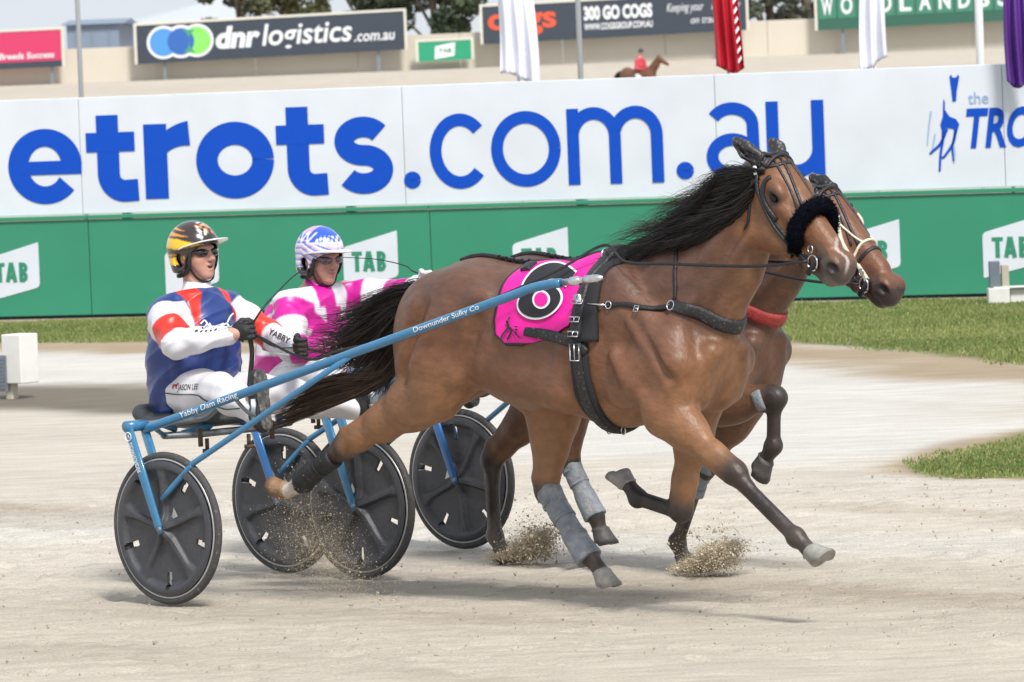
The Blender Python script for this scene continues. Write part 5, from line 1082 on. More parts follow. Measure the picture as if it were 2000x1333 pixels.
wisp = gsplit(320, NEAR, [([(x + 20, y), (x - 20, y - 14), (x - 55, y - 10), (x - 95, y + 12), (x - 130, y + 40)], 0, -.04) for x, y in ((1470, 350), (1430, 380), (1390, 410), (1340, 440), (1290, 465))], 5, spread=.035, curl=.03, tfrac=(.5, 1.1), root=.01)
hair('mane_wisps', wisp, .0011, M['hair_brown'], NH['t'])['kind'] = 'stuff'
TG = [([(846, 560), (800, 566), (745, 586), (690, 612), (622, 606)], 0, -.08), ([(846, 566), (790, 582), (722, 622), (655, 652), (566, 652)], 0, -.10), ([(846, 572), (782, 600), (716, 650), (665, 682), (600, 692)], 0, -.10), ([(846, 577), (790, 615), (735, 675), (700, 715), (660, 722)], 0, -.08), ([(846, 580), (806, 636), (756, 700), (725, 742), (700, 748)], 0, -.06), ([(850, 585), (816, 640), (770, 700), (740, 742), (722, 756)], 0, -.06)]
tc_ = np.concatenate([gsplit(1700, NEAR, TG, 3, spread=.034, curl=.024, tfrac=(.40, .88), root=.016), gsplit(700, NEAR, TG[1:], 13, spread=.036, curl=.026, tfrac=(.6, 1.0), root=.016)])
hair('tail', tc_, .0026, M['hair'], NH['t'])['kind'] = 'stuff'
hair('tail_wisps', gsplit(260, NEAR, TG[:4], 4, spread=.05, curl=.045, tfrac=(.8, 1.12), root=.02), .0012, M['hair_brown'], NH['t'])['kind'] = 'stuff'
TB = [([(830, 610), (775, 700), (738, 730), (672, 732), (600, 745)], -.02, -.12), ([(830, 612), (770, 712), (730, 742), (650, 752), (560, 782)], -.02, -.13), ([(830, 615), (765, 720), (725, 750), (640, 775), (530, 818)], -.02, -.14), ([(830, 618), (762, 728), (722, 760), (630, 800), (522, 846)], -.02, -.15)]
hair('tail_lock', gsplit(1500, NEAR, TB, 6, spread=.010, curl=.008, tfrac=(.75, 1.0), root=.012), .0026, M['hair_brown'], NH['t'])['kind'] = 'stuff'
# far horse hair, mostly hidden
FG = [[np.array(p) for p in L] for L in ([(2.72, 0, 1.82), (2.55, 0, 1.84), (2.3, .02, 1.80)], [(2.55, 0, 1.72), (2.4, 0, 1.74), (2.1, .02, 1.66)], [(2.3, 0, 1.58), (2.1, 0, 1.6), (1.9, .03, 1.54)])]
hair('mane', strands(FG, 500, .02, seed=8, tfrac=(.5, 1)), .0022, M['hair'], FH['t'])['kind'] = 'stuff'
FT = [[np.array(p) for p in L] for L in ([(.82, 0, 1.40), (.62, .04, 1.40), (.40, .10, 1.25), (.3, .14, 1.0)], [(.82, 0, 1.38), (.68, .02, 1.30), (.55, .06, 1.05), (.5, .1, .8)])]
hair('tail', strands(FT, 700, .03, seed=9, tfrac=(.6, 1)), .0026, M['hair'], FH['t'])['kind'] = 'stuff'
# -------- reins
def reins(label, rig, H, hands, O, near):
    t = thing('reins', label, 'reins', rig, (1.2, 0, 1.2), 'driving reins'); h = H['h']
    for s, hand in zip((-1, 1), hands):
        bit = near_on(H['bvh'], h(.45, s * .085, -.06), .02)[0]
        a = [bit, lerp(bit, (2.80 + O[0], s * .215, 1.585 + O[2]), .35) + (0, s * .02, -.02), np.array([2.82, s * .21, 1.575]) + O, np.array([2.55, s * .20, 1.585]) + O, np.array([2.335, s * .10, 1.655]) + O, np.array([2.16, s * .22, 1.55]) + O, np.array([1.95, s * .31, 1.46]) + O, np.array([1.55, s * .335, 1.335]) + O, np.array([1.15, s * .30, 1.235]) + O, np.array([.75, s * .22, 1.175]) + O * .5, np.array([.45, s * .14, 1.13]) + O * .3, hand]
        mb = MB(); mb.tube(spline(a, 8), .0068, 8, sq=(.35, 1.0), up=(0, s, 0)); mb.go('rein', M['clean_black'], t)
    return t
# blurred pebbles: sand thrown up by the hooves, and clods on the track (uncountable)
M['spray'] = mat('spray', (1, 1, 1), .95, attr=True, var=.2, scale=20)
def grains(name, P, sz, cols, seed=0):
    r = np.random.default_rng(seed); n = len(P); B = np.array([[1, 1, 1], [1, -1, -1], [-1, 1, -1], [-1, -1, 1]], float) / 1.7; q = r.normal(size=(n, 4)); q /= np.linalg.norm(q, axis=1)[:, None]; w_, x, y, z = q.T
    Rm = np.stack([np.stack([1 - 2 * (y * y + z * z), 2 * (x * y - z * w_), 2 * (x * z + y * w_)], 1), np.stack([2 * (x * y + z * w_), 1 - 2 * (x * x + z * z), 2 * (y * z - x * w_)], 1), np.stack([2 * (x * z - y * w_), 2 * (y * z + x * w_), 1 - 2 * (x * x + y * y)], 1)], 1)
    V = (np.einsum('nij,kj->nki', Rm, B) * sz[:, None, None] * r.uniform(.6, 1.4, (n, 1, 3)) + P[:, None, :]).reshape(-1, 3); F = (np.arange(n)[:, None, None] * 4 + np.array([[0, 1, 2], [0, 3, 1], [0, 2, 3], [1, 3, 2]])[None]).reshape(-1, 3)
    o = part(name, V, F, M['spray'], None, np.repeat(cols, 4, 0)); o['kind'] = 'stuff'; return o
def spray(x, y, n, seed, rig, lx, ly, lz, w_=.5, back=1):
    r = np.random.default_rng(seed); c = ground_at(x, y); t = r.beta(1.5, 1.1, n); P = np.stack([(t + r.normal(0, .11, n)) * lx, r.normal(0, 1, n) * ly * (.4 + t), lz * np.clip(.10 + 1.05 * t ** 1.25 + .10 * np.sin(7 * t + 2), 0, 2) * r.beta(1.8, 1.0, n) + np.abs(r.normal(0, .014, n)) + .002 + (r.uniform(size=n) < .08) * np.abs(r.normal(0, .09, n))], 1)
    Wp = c[None] + P[:, :1] * rig.u * back + P[:, 1:2] * rig.v + P[:, 2:] * np.array([0, 0, 1.0]); sz = .0013 * r.lognormal(0, .75, n); k = r.uniform(0, 1, (n, 1)); cols = np.array([.52, .44, .31]) * (1 - k) + np.array([.66, .58, .45]) * k
    return grains('sand_spray', Wp, sz, cols, seed)
spray(968, 1100, 30000, 1, FAR, .36, .05, .15); spray(1326, 1122, 32000, 2, FAR, .33, .055, .14)
def cloud(n, seed, f, sz0):
    r = np.random.default_rng(seed); P = f(r, n); k = r.uniform(0, 1, (len(P), 1)); return grains('sand_spray', P, sz0 * r.lognormal(0, .5, len(P)), np.array([.36, .28, .17]) * (1 - k) + np.array([.54, .47, .36]) * k, seed)
def hindspray(r, n):
    a = np.array([.25, -.14, .42]); L = np.stack([a[0] + .05 + r.gamma(1.6, .17, n), a[1] + r.normal(0, .10, n), np.zeros(n)], 1); L[:, 2] = .46 - .75 * (L[:, 0] - .2) + r.normal(0, .13, n); L = L[L[:, 2] > .01]; return NEAR.o + L[:, :1] * NEAR.u + L[:, 1:2] * NEAR.v + L[:, 2:] * np.array([0, 0, 1.0])
cloud(9000, 11, hindspray, .0017)
def clods(r, n):
    x = r.uniform(-3.6, 4.9, n); y = r.uniform(23.6, 33.5, n); return np.stack([x, y, np.full(n, .002)], 1)
def dustmat(dens, nsc):
    m = bpy.data.materials.new('dust'); m.use_nodes = True; N, L = m.node_tree.nodes, m.node_tree.links; N.clear(); o = N.new('ShaderNodeOutputMaterial'); v = N.new('ShaderNodeVolumePrincipled'); v.inputs['Color'].default_value = (.80, .68, .50, 1); L.new(v.outputs[0], o.inputs['Volume'])
    tc = N.new('ShaderNodeTexCoord'); gr = N.new('ShaderNodeTexGradient'); gr.gradient_type = 'SPHERICAL'; L.new(tc.outputs['Object'], gr.inputs['Vector']); nz = N.new('ShaderNodeTexNoise'); nz.inputs['Scale'].default_value = nsc; nz.inputs['Detail'].default_value = 5; L.new(tc.outputs['Object'], nz.inputs['Vector'])
    r = N.new('ShaderNodeMapRange'); r.inputs['From Min'].default_value = .40; r.inputs['From Max'].default_value = .75; L.new(nz.outputs['Fac'], r.inputs['Value']); a = N.new('ShaderNodeMath'); a.operation = 'MULTIPLY'; L.new(r.outputs['Result'], a.inputs[0]); L.new(gr.outputs['Fac'], a.inputs[1]); b = N.new('ShaderNodeMath'); b.operation = 'MULTIPLY'; b.inputs[1].default_value = dens; L.new(a.outputs[0], b.inputs[0]); L.new(b.outputs[0], v.inputs['Density']); return m
def dust(c, ax, tilt, rig, dens, nsc):
    mb = MB(); mb.ell((0, 0, 0), (1, 1, 1), 24, 14); o = mb.go('dust_cloud', dustmat(dens, nsc)); o['kind'] = 'stuff'; o.location = tuple(c); o.scale = ax; o.rotation_euler = (0, -tilt, -rig.phi)
for x, y in ((968, 1098), (1326, 1120)): dust(ground_at(x, y) + FAR.u * .19 + np.array([0, 0, .085]), (.25, .12, .085), .38, FAR, 34, 2.4)
dust(NEAR.o + NEAR.u * .45 - NEAR.v * .12 + np.array([0, 0, .27]), (.42, .2, .26), -.6, NEAR, 4.0, 2.6)
r_ = np.random.default_rng(21); Pc = clods(r_, 3200); k = r_.uniform(0, 1, (len(Pc), 1)); gr_ = grains('sand_clods', Pc, .0038 * r_.lognormal(0, .5, len(Pc)), np.array([.36, .30, .22]) * (1 - k) + np.array([.50, .43, .33]) * k, 22)

# ================================================================ DRIVERS
def unit(v): v = np.array(v, float); return v / np.linalg.norm(v)
def fist(name, H, wrist, d, up, inward, m, parent, sc=1.0):
    """gloved hand closed on a rein: palm, four bent fingers of unequal length and a thumb"""
    d = unit(d); up = unit(np.array(up) - d * (np.array(up) @ d)); i = np.cross(d, up); i = i if i @ np.array(inward) > 0 else -i; w = np.array(wrist, float)
    sd = SDF(w - .16, w + .16, .0038); q = lambda a, b, c: w + (d * a + up * b + i * c) * sc
    sd.chain([q(-.055, 0, 0), q(0.0, 0, 0)], [.034 * sc, .031 * sc], .012); sd.ell(q(.048, .002, .004), np.array([.050, .042, .022]) * sc, .015, np.array([d, up, i])); sd.ell(q(.035, .03, .014), np.array([.034, .018, .018]) * sc, .012, np.array([d, up, i]))
    for k, (b, L) in enumerate(((.036, .92), (.012, 1.0), (-.012, .95), (-.034, .80))):
        sd.chain([q(.075, b * .95, .004), q(.098 + .004 * L, b, .014 * L), q(.096, b, .014 + .030 * L), q(.070, b * .97, .020 + .034 * L), q(.052, b * .95, .012 + .026 * L)], [.0125 * sc, .0125 * sc, .0115 * sc, .0108 * sc, .0098 * sc], .0035)
    sd.chain([q(.022, .036, .014), q(.052, .054, .030), q(.078, .050, .048), q(.094, .040, .054)], [.0150 * sc, .0140 * sc, .0120 * sc, .0105 * sc], .006)
    sd.warp(lambda X, Y, Z: .0006 * np.sin(190 * X + 120 * Z) * np.sin(170 * Y))
    V, F = sd.mesh(); return part(name, V, F, m, parent), q(.072, 0, .03)
def driver(rig, c):
    P = {k: np.array(v, float) for k, v in c['J'].items()}; t = thing('person', c['label'], 'person', rig, (P['pel'][0], 0, .84), 'harness racing drivers'); H = dict(rig=rig)
    hc = P['head']; f = np.array([math.cos(c['yaw']) * math.cos(c['pitch']), math.sin(c['yaw']) * math.cos(c['pitch']), math.sin(c['pitch'])]); l = np.array([-math.sin(c['yaw']), math.cos(c['yaw']), 0]); z = np.cross(f, l); RHd = np.array([f, l, z])
    def h(a, b, q): return hc + f * a + l * b + z * q
    arms = [(P['shn'], P['eln'], P['hdn']), (P['shf'], P['elf'], P['hdf'])]; legs = [(P['hipn'], P['knn'], P['ann']), (P['hipf'], P['knf'], P['anf'])]
    lo = np.min(list(P.values()), 0) - .2; hi = np.max(list(P.values()), 0) + .2
    # ---- body: one continuous figure with a modelled head
    sd = SDF(lo, hi, .0062)
    sd.chain([P['pel'], lerp(P['pel'], P['neck'], .5), lerp(P['pel'], P['neck'], .82)], [.125, .125, .120], .06, 1.15); sd.cone(P['shn'], P['shf'], .055, .055, .06); sd.cone(lerp(P['neck'], hc, -.1), h(-.02, 0, -.05), .056, .052, .04)
    for s, e, w in arms: d = unit(w - e); sd.chain([s, e, w, w + d * .03], [.050, .040, .028, .026], .03)
    for hp, k, a in legs: sd.chain([hp, k, a], [.075, .055, .042], .04)
    for a, b in ((P['ann'], P['toen']), (P['anf'], P['toef'])): sd.cone(a - np.array([.02, 0, 0]), lerp(a, b, .35) - np.array([.045, 0, 0]), .030, .024, .03)
    sd.ell(h(-.01, 0, .035), (.095, .074, .085), .03, RHd); sd.cone(h(.03, -.028, -.03), h(.062, -.012, -.088), .045, .024, .03); sd.cone(h(.03, .028, -.03), h(.062, .012, -.088), .045, .024, .03)
    sd.ell(h(.055, 0, -.03), (.036, .052, .07), .03, RHd); sd.ell(h(.072, 0, -.098), (.020, .024, .016), .02, RHd); sd.ell(h(.074, 0, .035), (.022, .055, .016), .02, RHd)
    for s in (-1, 1): sd.ell(h(.062, s * .040, -.020), (.022, .022, .020), .02, RHd); sd.ell(h(.082, s * .032, .012), (.014, .018, .012), .008, RHd, 'cut'); sd.ell(h(-.005, s * .078, -.008), (.020, .010, .030), .008, RHd); sd.ell(h(-.002, s * .087, -.006), (.011, .007, .018), .006, RHd, 'cut')
    sd.cone(h(.088, 0, .022), h(.112, 0, -.020), .010, .0145, .012); sd.ell(h(.103, -.013, -.026), (.009, .008, .008), .008, RHd); sd.ell(h(.103, .013, -.026), (.009, .008, .008), .008, RHd)
    for s in (-1, 1): sd.ell(h(.110, s * .007, -.034), (.004, .003, .004), .003, RHd, 'cut')
    op = c['mouth']
    sd.ell(h(.092, 0, -.050 + op * .3), (.012, .023, .0075), .006, RHd); sd.ell(h(.089, 0, -.068 - op * .6), (.012, .020, .0085), .006, RHd); sd.ell(h(.100, 0, -.058 - op * .3), (.016, .017, .002 + op), .003, RHd, 'cut')
    V, F = sd.mesh(); n = len(V); C = np.tile(np.array(c['skin']), (n, 1)); L = np.stack([(V - hc) @ f, (V - hc) @ l, (V - hc) @ z], 1)
    ch = np.exp(-((L[:, 0] - .07) / .03) ** 2 - ((np.abs(L[:, 1]) - .042) / .022) ** 2 - ((L[:, 2] + .02) / .03) ** 2); C = mixc(C, (.55, .20, .16), .5 * ch); lp = np.exp(-((L[:, 1]) / .022) ** 2 - ((L[:, 2] + .058 + op * .2) / (.014 + op)) ** 2) * (L[:, 0] > .078); C = mixc(C, (.42, .13, .12), .75 * lp)
    ins = (np.abs(L[:, 1]) < .016) & (np.abs(L[:, 2] + .058 + op * .3) < .003 + op) & (L[:, 0] < .092) & (L[:, 0] > .06); C[ins] = (.08, .02, .02); st = np.exp(-((L[:, 2] + .085) / .03) ** 2) * (L[:, 0] > .02); C = mixc(C, np.array(c['skin']) * .8, .3 * st)
    part('body', V, F, M['skin'], t, C)
    if op > .004:
        mb = MB(); mb.ell(h(.090, 0, -.0525 - op * .05), (.005, .011, .0030), 10, 6, RHd); mb.go('teeth', M['white_print'], t)
    # ---- jacket
    sd = SDF(lo - .05, hi + .05, .0058); tr = c['torso']
    sd.chain([P['pel'] + (0, 0, .02), lerp(P['pel'], P['neck'], .35), lerp(P['pel'], P['neck'], .68), lerp(P['pel'], P['neck'], .84)], tr, .07, 1.14)
    sd.cone(P['shn'] + (0, .03, -.01), P['shf'] + (0, -.03, -.01), .078, .078, .07); sd.cone(lerp(P['pel'], P['neck'], .9), P['neck'] + (0.005, 0, .03), .085, .060, .05)
    for s, e, w in arms: sd.chain([s, lerp(s, e, .5), e, lerp(e, w, .4), lerp(e, w, .93)], [.083, .074, .064, .056, .040], .035)
    A = RNG.normal(size=(5, 3)) * 16
    ph = RNG.uniform(0, 6, 5)
    def wr(X, Y, Z):
        u = .035 * np.sin(9 * X + 7 * Z + 2) + .03 * np.sin(8 * Y - 10 * Z); o = 0
        for k in range(4): o = o + np.sin(A[k, 0] * 1.4 * (X + u) + A[k, 1] * 1.4 * (Y - u) + A[k, 2] * 1.9 * (Z + u) + ph[k])
        g = 0
        for k in range(3):
            q = A[(k + 1) % 5] / np.linalg.norm(A[(k + 1) % 5]) * (26 + 9 * k); am = .5 + .5 * np.sin(q[1] * .35 * X + q[2] * .4 * Y + q[0] * .3 * Z + ph[k]); g = g - am * (1 - np.abs(np.sin(q[0] * .5 * (X + 2 * u) + q[1] * .5 * (Y + u) + (q[2] + 14) * .5 * (Z + 1.5 * u)))) ** 3
        return .0022 * o + .0075 * g
    sd.warp(wr); tz = P['neck'][2] + .028; sd.half((-.25, 0, 1), tz - .25 * P['neck'][0]); sd.ell(P['neck'] + (.02, 0, .07), (.060, .058, .05), .01, None, 'cut')
    sd.half((.5, 0, -1), .5 * P['pel'][0] - P['pel'][2] + c.get('hem', .12))
    V, F = sd.mesh(); n = len(V); C = np.tile(np.array(c['jack']['body']), (n, 1)); tors, _ = segdist(V, P['pel'], P['neck'])
    T = np.full(n, -1.0); best = np.full(n, 9.)
    for s, e, w in arms:
        d1, t1 = segdist(V, s, e); d2, t2 = segdist(V, e, w); L1, L2 = np.linalg.norm(e - s), np.linalg.norm(w - e); tt = np.where(d1 < d2, t1 * L1, L1 + t2 * L2) / (L1 + L2); d = np.minimum(d1, d2); sg = np.sign(s[1]); u = unit(e - s); root = ((V - s) @ u) + .6 * (V[:, 1] - s[1]) * sg
        m = (d < best) & (d < .125) & (root > -.035) & ((V[:, 1] - s[1]) * sg > -.075 - .0 * tt); T[m] = tt[m]; best[m] = d[m]
    C = c['jack']['fn'](V, C, T, P, h); part('jacket', V, F, M['satin'], t, soften(C, F, n)); jb = bvh_of(V, F)
    cb = MB(); c0 = P['neck'] + np.array([.004, 0, -.012]); dz_ = unit(hc - c0 + np.array([.03, 0, 0])); cb.tube([c0 - dz_ * .03, c0, c0 + dz_ * .025, c0 + dz_ * .055, c0 + dz_ * .088, c0 + dz_ * .086], [.098, .092, .080, .072, .068, .058], 28, sq=(1, .93)); part('collar', cb.v, cb.f, M['cloth'], t, np.tile(c['collar'], (len(cb.v), 1)))
    # ---- trousers
    sd = SDF(lo - .05, hi + .05, .0075); sd.ell(P['pel'] + (-.01, 0, -.0), (.155, .185, .125), .05)
    for hp, k, a in legs: sd.chain([hp, lerp(hp, k, .5), k, lerp(k, a, .35), lerp(k, a, .97)], [.118, .102, .078, .072, .060], .05)
    B = RNG.normal(size=(4, 3)) * 20
    sd.warp(lambda X, Y, Z: .0028 * sum(np.sin(B[k, 0] * X + B[k, 1] * Y + B[k, 2] * 1.3 * Z + k) for k in range(4))); sd.half((0, 0, -1), -.80)
    V, F = sd.mesh(); part('trousers', V, F, M['cloth'], t, np.tile(np.array(c['pants']), (len(V), 1))); tb = bvh_of(V, F)
    # ---- boots with soles
    for a, k, toe, heel in ((P['ann'], P['knn'], P['toen'], P['heeln']), (P['anf'], P['knf'], P['toef'], P['heelf'])):
        sd = SDF(np.minimum(np.minimum(a, toe), heel) - .14, np.maximum(np.maximum(a, toe), heel) + .14, .006); up = unit(toe - heel); fw_ = np.array([1.0, 0, 0]); fw_ = unit(fw_ - up * (fw_ @ up))
        sd.chain([heel - fw_ * .035, lerp(heel, toe, .55) - fw_ * .032, toe - fw_ * .028 - up * .035], [.036, .041, .034], .03); sd.cone(lerp(heel, toe, .2) - fw_ * .05, lerp(a, k, .46), .046, .056, .04); sd.half(unit(k - a), float(unit(k - a) @ lerp(a, k, .42))); sd.half(fw_, float(fw_ @ heel) - .004)
        V, F = sd.mesh(); bt = part('boot', V, F, M['boot_black'], t)
        sd = SDF(np.minimum(toe, heel) - .09, np.maximum(toe, heel) + .09, .005); s_ = np.cross(up, fw_); o_ = fw_ * -.001; sd.chain([heel + o_ + up * .008, lerp(heel, toe, .38) + o_, lerp(heel, toe, .7) + o_, toe - up * .042 + o_], [.036, .033, .045, .040], .02); sd.half(fw_, float(fw_ @ heel) + .006); sd.half(-fw_, -float(fw_ @ heel) + .005); sd.cone(lerp(heel, toe, .31) - s_ * .06 + fw_ * .012, lerp(heel, toe, .31) + s_ * .06 + fw_ * .012, .008, .008, .004, op='cut')
        V, F = sd.mesh(); part('sole', V, F, M['sole'], bt)
    # ---- gloves
    grip = []
    for (s, e, w), inn, m_ in zip(arms, ((0, .6, -.3), (0, -.6, -.3)), c['gloves']):
        d = unit(w - e); g, q = fist('glove', H, w, d + np.array([.15, 0, .1]), (0, 0, 1), inn, m_, t); grip.append(q)
    # ---- helmet, peak, strap, glasses
    sd = SDF(hc - .24, hc + .24, .0042)
    E0 = h(-.010, 0, .040); rr = np.array([.136, .116, .132]); sd.ell(E0, rr, .01, RHd); sd.cone(h(-.02, -.055, -.05), h(-.02, .055, -.05), .062, .062, .05, 1.0)
    sd.half(-z, float(-z @ h(0, 0, -.098))); cutf = unit(-z * 1.0 + f * .0)
    sd.ell(h(.150, 0, -.062), (.140, .22, .118), .012, RHd, 'cut'); sd.ell(E0 - z * .012, rr - np.array([.016, .016, .014]), .006, RHd, 'cut'); sd.cone(h(-.02, -.045, -.1), h(-.02, .045, -.1), .060, .060, .02, op='cut')
    for s in (-1, 1): sd.ell(h(-.004, s * .115, -.018), (.026, .06, .034), .012, RHd, 'cut')
    V, F = sd.mesh(); L = np.stack([(V - hc) @ f, (V - hc) @ l, (V - hc) @ z], 1); C = c['helmet'](L); inner = (np.sqrt((((V - E0) @ RHd.T / (rr - .007)) ** 2).sum(1)) < 1) & (L[:, 2] > -.05); C[inner] = (.02, .02, .022); hm = part('helmet', V, F, M['gloss'], t, soften(C, F, len(V)))
    PV = []; ns, na_ = 8, 36
    for i in range(na_ + 1):
        q = R_(-86 + 172 * i / na_); cb = max(math.cos(q), 0)
        for j in range(ns + 1):
            e = j / ns * .082 * cb ** .75; PV.append(h(-.010 + .128 * math.cos(q) + e * (.55 + .45 * cb), .1165 * math.sin(q) * (1 + .05 * j / ns), .066 - .034 * (1 - cb) ** 1.2 + e * math.tan(c['peak']) - .5 * e * e / .08 * .25))
    pk = part('peak', PV, [(i * (ns + 1) + j, (i + 1) * (ns + 1) + j, (i + 1) * (ns + 1) + j + 1, i * (ns + 1) + j + 1) for i in range(na_) for j in range(ns)], M['gloss'], hm, np.tile((.66, .66, .67), (len(PV), 1))); so_ = pk.modifiers.new('th', 'SOLIDIFY'); so_.thickness = .007; so_.offset = 0
    sp = [h(.035, -.083, -.045), h(.045, -.072, -.085), h(.058, -.045, -.118), h(.062, 0, -.128), h(.058, .045, -.118), h(.045, .072, -.085), h(.035, .083, -.045)]; mb = MB(); mb.tube(spline(sp, 5), .0075, 8, sq=(.5, 1), up=(0, 1, 0)); mb.go('chin_strap', M['pad'], hm)
    for s in (-1, 1):
        mb = MB(); mb.tube(spline([h(.052, s * .090, .035), h(.050, s * .094, -.01), h(.036, s * .090, -.06), h(.0, s * .088, -.086), h(-.045, s * .082, -.09)], 5), [.010] * 21, 8); mb.go('padding', M['pad'], hm)
    sd = SDF(hc - .17, hc + .17, .0035)
    for s in (-1, 1): sd.ell(h(.082, s * .036, .010), (.021, .037, .0215), .006, RHd)
    sd.cone(h(.098, -.012, .016), h(.098, .012, .016), .004, .004, .006)
    for s in (-1, 1): sd.chain([h(.078, s * .066, .018), h(.05, s * .080, .016), h(.0, s * .083, .012)], [.007, .006, .004], .006)
    V, F = sd.mesh(); part('sunglasses', V, F, c['glasses'], t)
    return dict(rig=rig, jb=jb, tb=tb, grip=grip, t=t, bvh=jb, hb=None)
WHITE = (.66, .66, .70); NAVY = (.020, .045, .195); RED = (.66, .030, .018); MAG = (.58, .010, .30)
def jack_navy(V, C, T, P, h):
    nk = P['neck']; r = np.hypot(V[:, 0] - nk[0], V[:, 1] - nk[1]); y = np.abs(V[:, 1]); C = C.copy()
    q = (nk[2] + .035 - V[:, 2]) / .185; C[(q > -.2) & (q < 1) & (y > .066 + .062 * np.clip(q, 0, 1)) & (y < .146 - .012 * np.clip(q, 0, 1)) & (V[:, 0] > nk[0] - .09)] = RED
    C[(T >= 0.0)] = WHITE; C[(T > .235) & (T < .475)] = RED; C[(T >= 0.0) & (T < .022)] = NAVY
    C[(r < .094) & (V[:, 2] > nk[2] - .02)] = (.78, .78, .80); return C
def jack_pink(V, C, T, P, h):
    nk = P['neck']; y = V[:, 1]; zz = V[:, 2] - nk[2]; C = C.copy(); tor = T < 0; ya = np.abs(y)
    C[tor & (np.abs(zz + .17) - .9 * (ya - .02) < .0) & (ya > .03) & (ya < .20)] = MAG; C[tor & (zz < -.30) & (zz > -.44 - .25 * (y < 0) * 0)] = MAG; C[tor & (ya < .055) & (zz > -.26 + .9 * ya) & (zz < -.06)] = MAG
    C[(T > .02) & (T < .20)] = MAG; C[(T > .46) & (T < .80)] = MAG; C[tor & (zz > -.06) & (y < .02) & (y > -.09)] = MAG; return C
def helm_near(L):
    x, y, z = L.T; n = len(L); C = np.tile((.030, .020, .018), (n, 1)); Y = np.array((.80, .50, .010)); O = np.array((.75, .30, .03)); bk = x < .055 + 0 * z
    def band(z0, z1, xe, col, slope=.12):
        zz = z + slope * (x + .02); w = np.clip((xe - x) / .12, 0, 1) * (z1 - z0) / 2; zc = (z0 + z1) / 2; C[np.abs(zz - zc) < w] = col
    band(.040, .090, .11, Y); band(.098, .118, .06, O, .2); band(.126, .142, .03, O, .25); band(.004, .018, .01, O, .05); C[(z < -.006) & (z > -.10) & (x < -.025) & (np.abs(z + .01 + .9 * (x + .06)) < .022)] = Y; C[(z < .0) & (z > -.014) & (x < .03)] = Y
    C[(z < -.035) & (x > -.055)] = (.02, .02, .022); r = np.random.default_rng(4)
    for k in range(22):
        a, b = r.uniform(.035, .105), r.uniform(-.06, .03); e = np.sqrt(np.maximum(.118 ** 2 - (b * 1.1) ** 2 - ((a + .01) * .95) ** 2, 0)) + .04; d = np.sqrt((x - a) ** 2 + (y - b) ** 2) ; an = np.arctan2(y - b, x - a); m = (d < .0062 * (1 + .35 * np.cos(5 * an))) & (z > .075); C[m] = (.75, .75, .72) if k % 2 else (.80, .26, .03)
    return C
def helm_far(L):
    x, y, z = L.T; n = len(L); C = np.tile((.72, .72, .78), (n, 1)); B = np.array((.02, .09, .48)); PK = np.array((.60, .10, .22)); s = z + .55 * np.maximum(x + .02, 0) * (z < .09) - .15 * x
    C[np.abs((s * 34) % 1 - .25) < .16] = B; C[np.abs((s * 34) % 1 - .62) < .08] = PK; C[(z > .105)] = B; C[(z > .13) & (x < .0)] = (.55, .30, .55); C[(z > .085) & (z < .135) & (x > .05) & (np.sin(x * 260) * np.sin(y * 210) > .15)] = (.75, .76, .8)
    zz = (z - .118) / .03; m = (x > -.06) & (x < .03) & (np.abs(zz) < 1) & (y < 0); tri = np.abs(((x + .06) / .045) % 1 - .5) * 2; C[m & (np.abs(tri - (zz + 1) / 2) < .20)] = (.8, .8, .84); C[(z < -.035) & (x > -.055)] = (.025, .025, .03); return C
D1 = driver(NEAR, dict(label='driver in navy jacket with red bands and a black and yellow helmet, leaning back', yaw=R_(3), pitch=R_(4), mouth=.007, skin=(.52, .285, .215), peak=R_(10), glasses=M['glass_dark'],
    J=dict(pel=(-.47, 0, .945), neck=(-.425, 0, 1.415), head=(-.415, 0, 1.610), shn=(-.44, -.200, 1.335), eln=(-.235, -.325, 1.205), hdn=(.03, -.205, 1.245), shf=(-.405, .200, 1.345), elf=(-.235, .315, 1.205), hdf=(.105, .165, 1.165),
           hipn=(-.43, -.10, .945), knn=(-.02, -.26, .985), ann=(.345, -.375, .895), toen=(.385, -.385, 1.10), heeln=(.42, -.38, .835), hipf=(-.43, .10, .945), knf=(-.04, .25, .915), anf=(.27, .395, .845), toef=(.335, .42, 1.06), heelf=(.355, .41, .80)),
    torso=[.200, .195, .180, .150], hem=.10, collar=(.78, .78, .80), jack=dict(body=NAVY, fn=jack_navy), pants=(.66, .65, .68), gloves=(M['glove'], M['glove']), helmet=helm_near))
D2 = driver(FAR, dict(label='driver in pink and white jacket with a blue striped helmet, crouching forward', yaw=R_(-4), pitch=R_(-8), mouth=.0, skin=(.50, .27, .20), peak=R_(8), glasses=M['lens_tint'],
    J=dict(pel=(-.53, 0, .93), neck=(-.375, 0, 1.345), head=(-.315, 0, 1.520), shn=(-.36, -.19, 1.31), eln=(-.24, -.31, 1.09), hdn=(.06, -.14, 1.06), shf=(-.33, .19, 1.345), elf=(-.10, .285, 1.325), hdf=(.20, .20, 1.385),
           hipn=(-.50, -.10, .92), knn=(-.10, -.25, .95), ann=(.26, -.375, .86), toen=(.33, -.385, 1.05), heeln=(.345, -.38, .79), hipf=(-.50, .10, .92), knf=(-.10, .25, .95), anf=(.25, .395, .86), toef=(.31, .42, 1.04), heelf=(.33, .41, .78)),
    torso=[.185, .19, .18, .15], hem=.10, collar=MAG, jack=dict(body=WHITE, fn=jack_pink), pants=(.66, .65, .68), gloves=(M['glove'], M['glove_white']), helmet=helm_far))
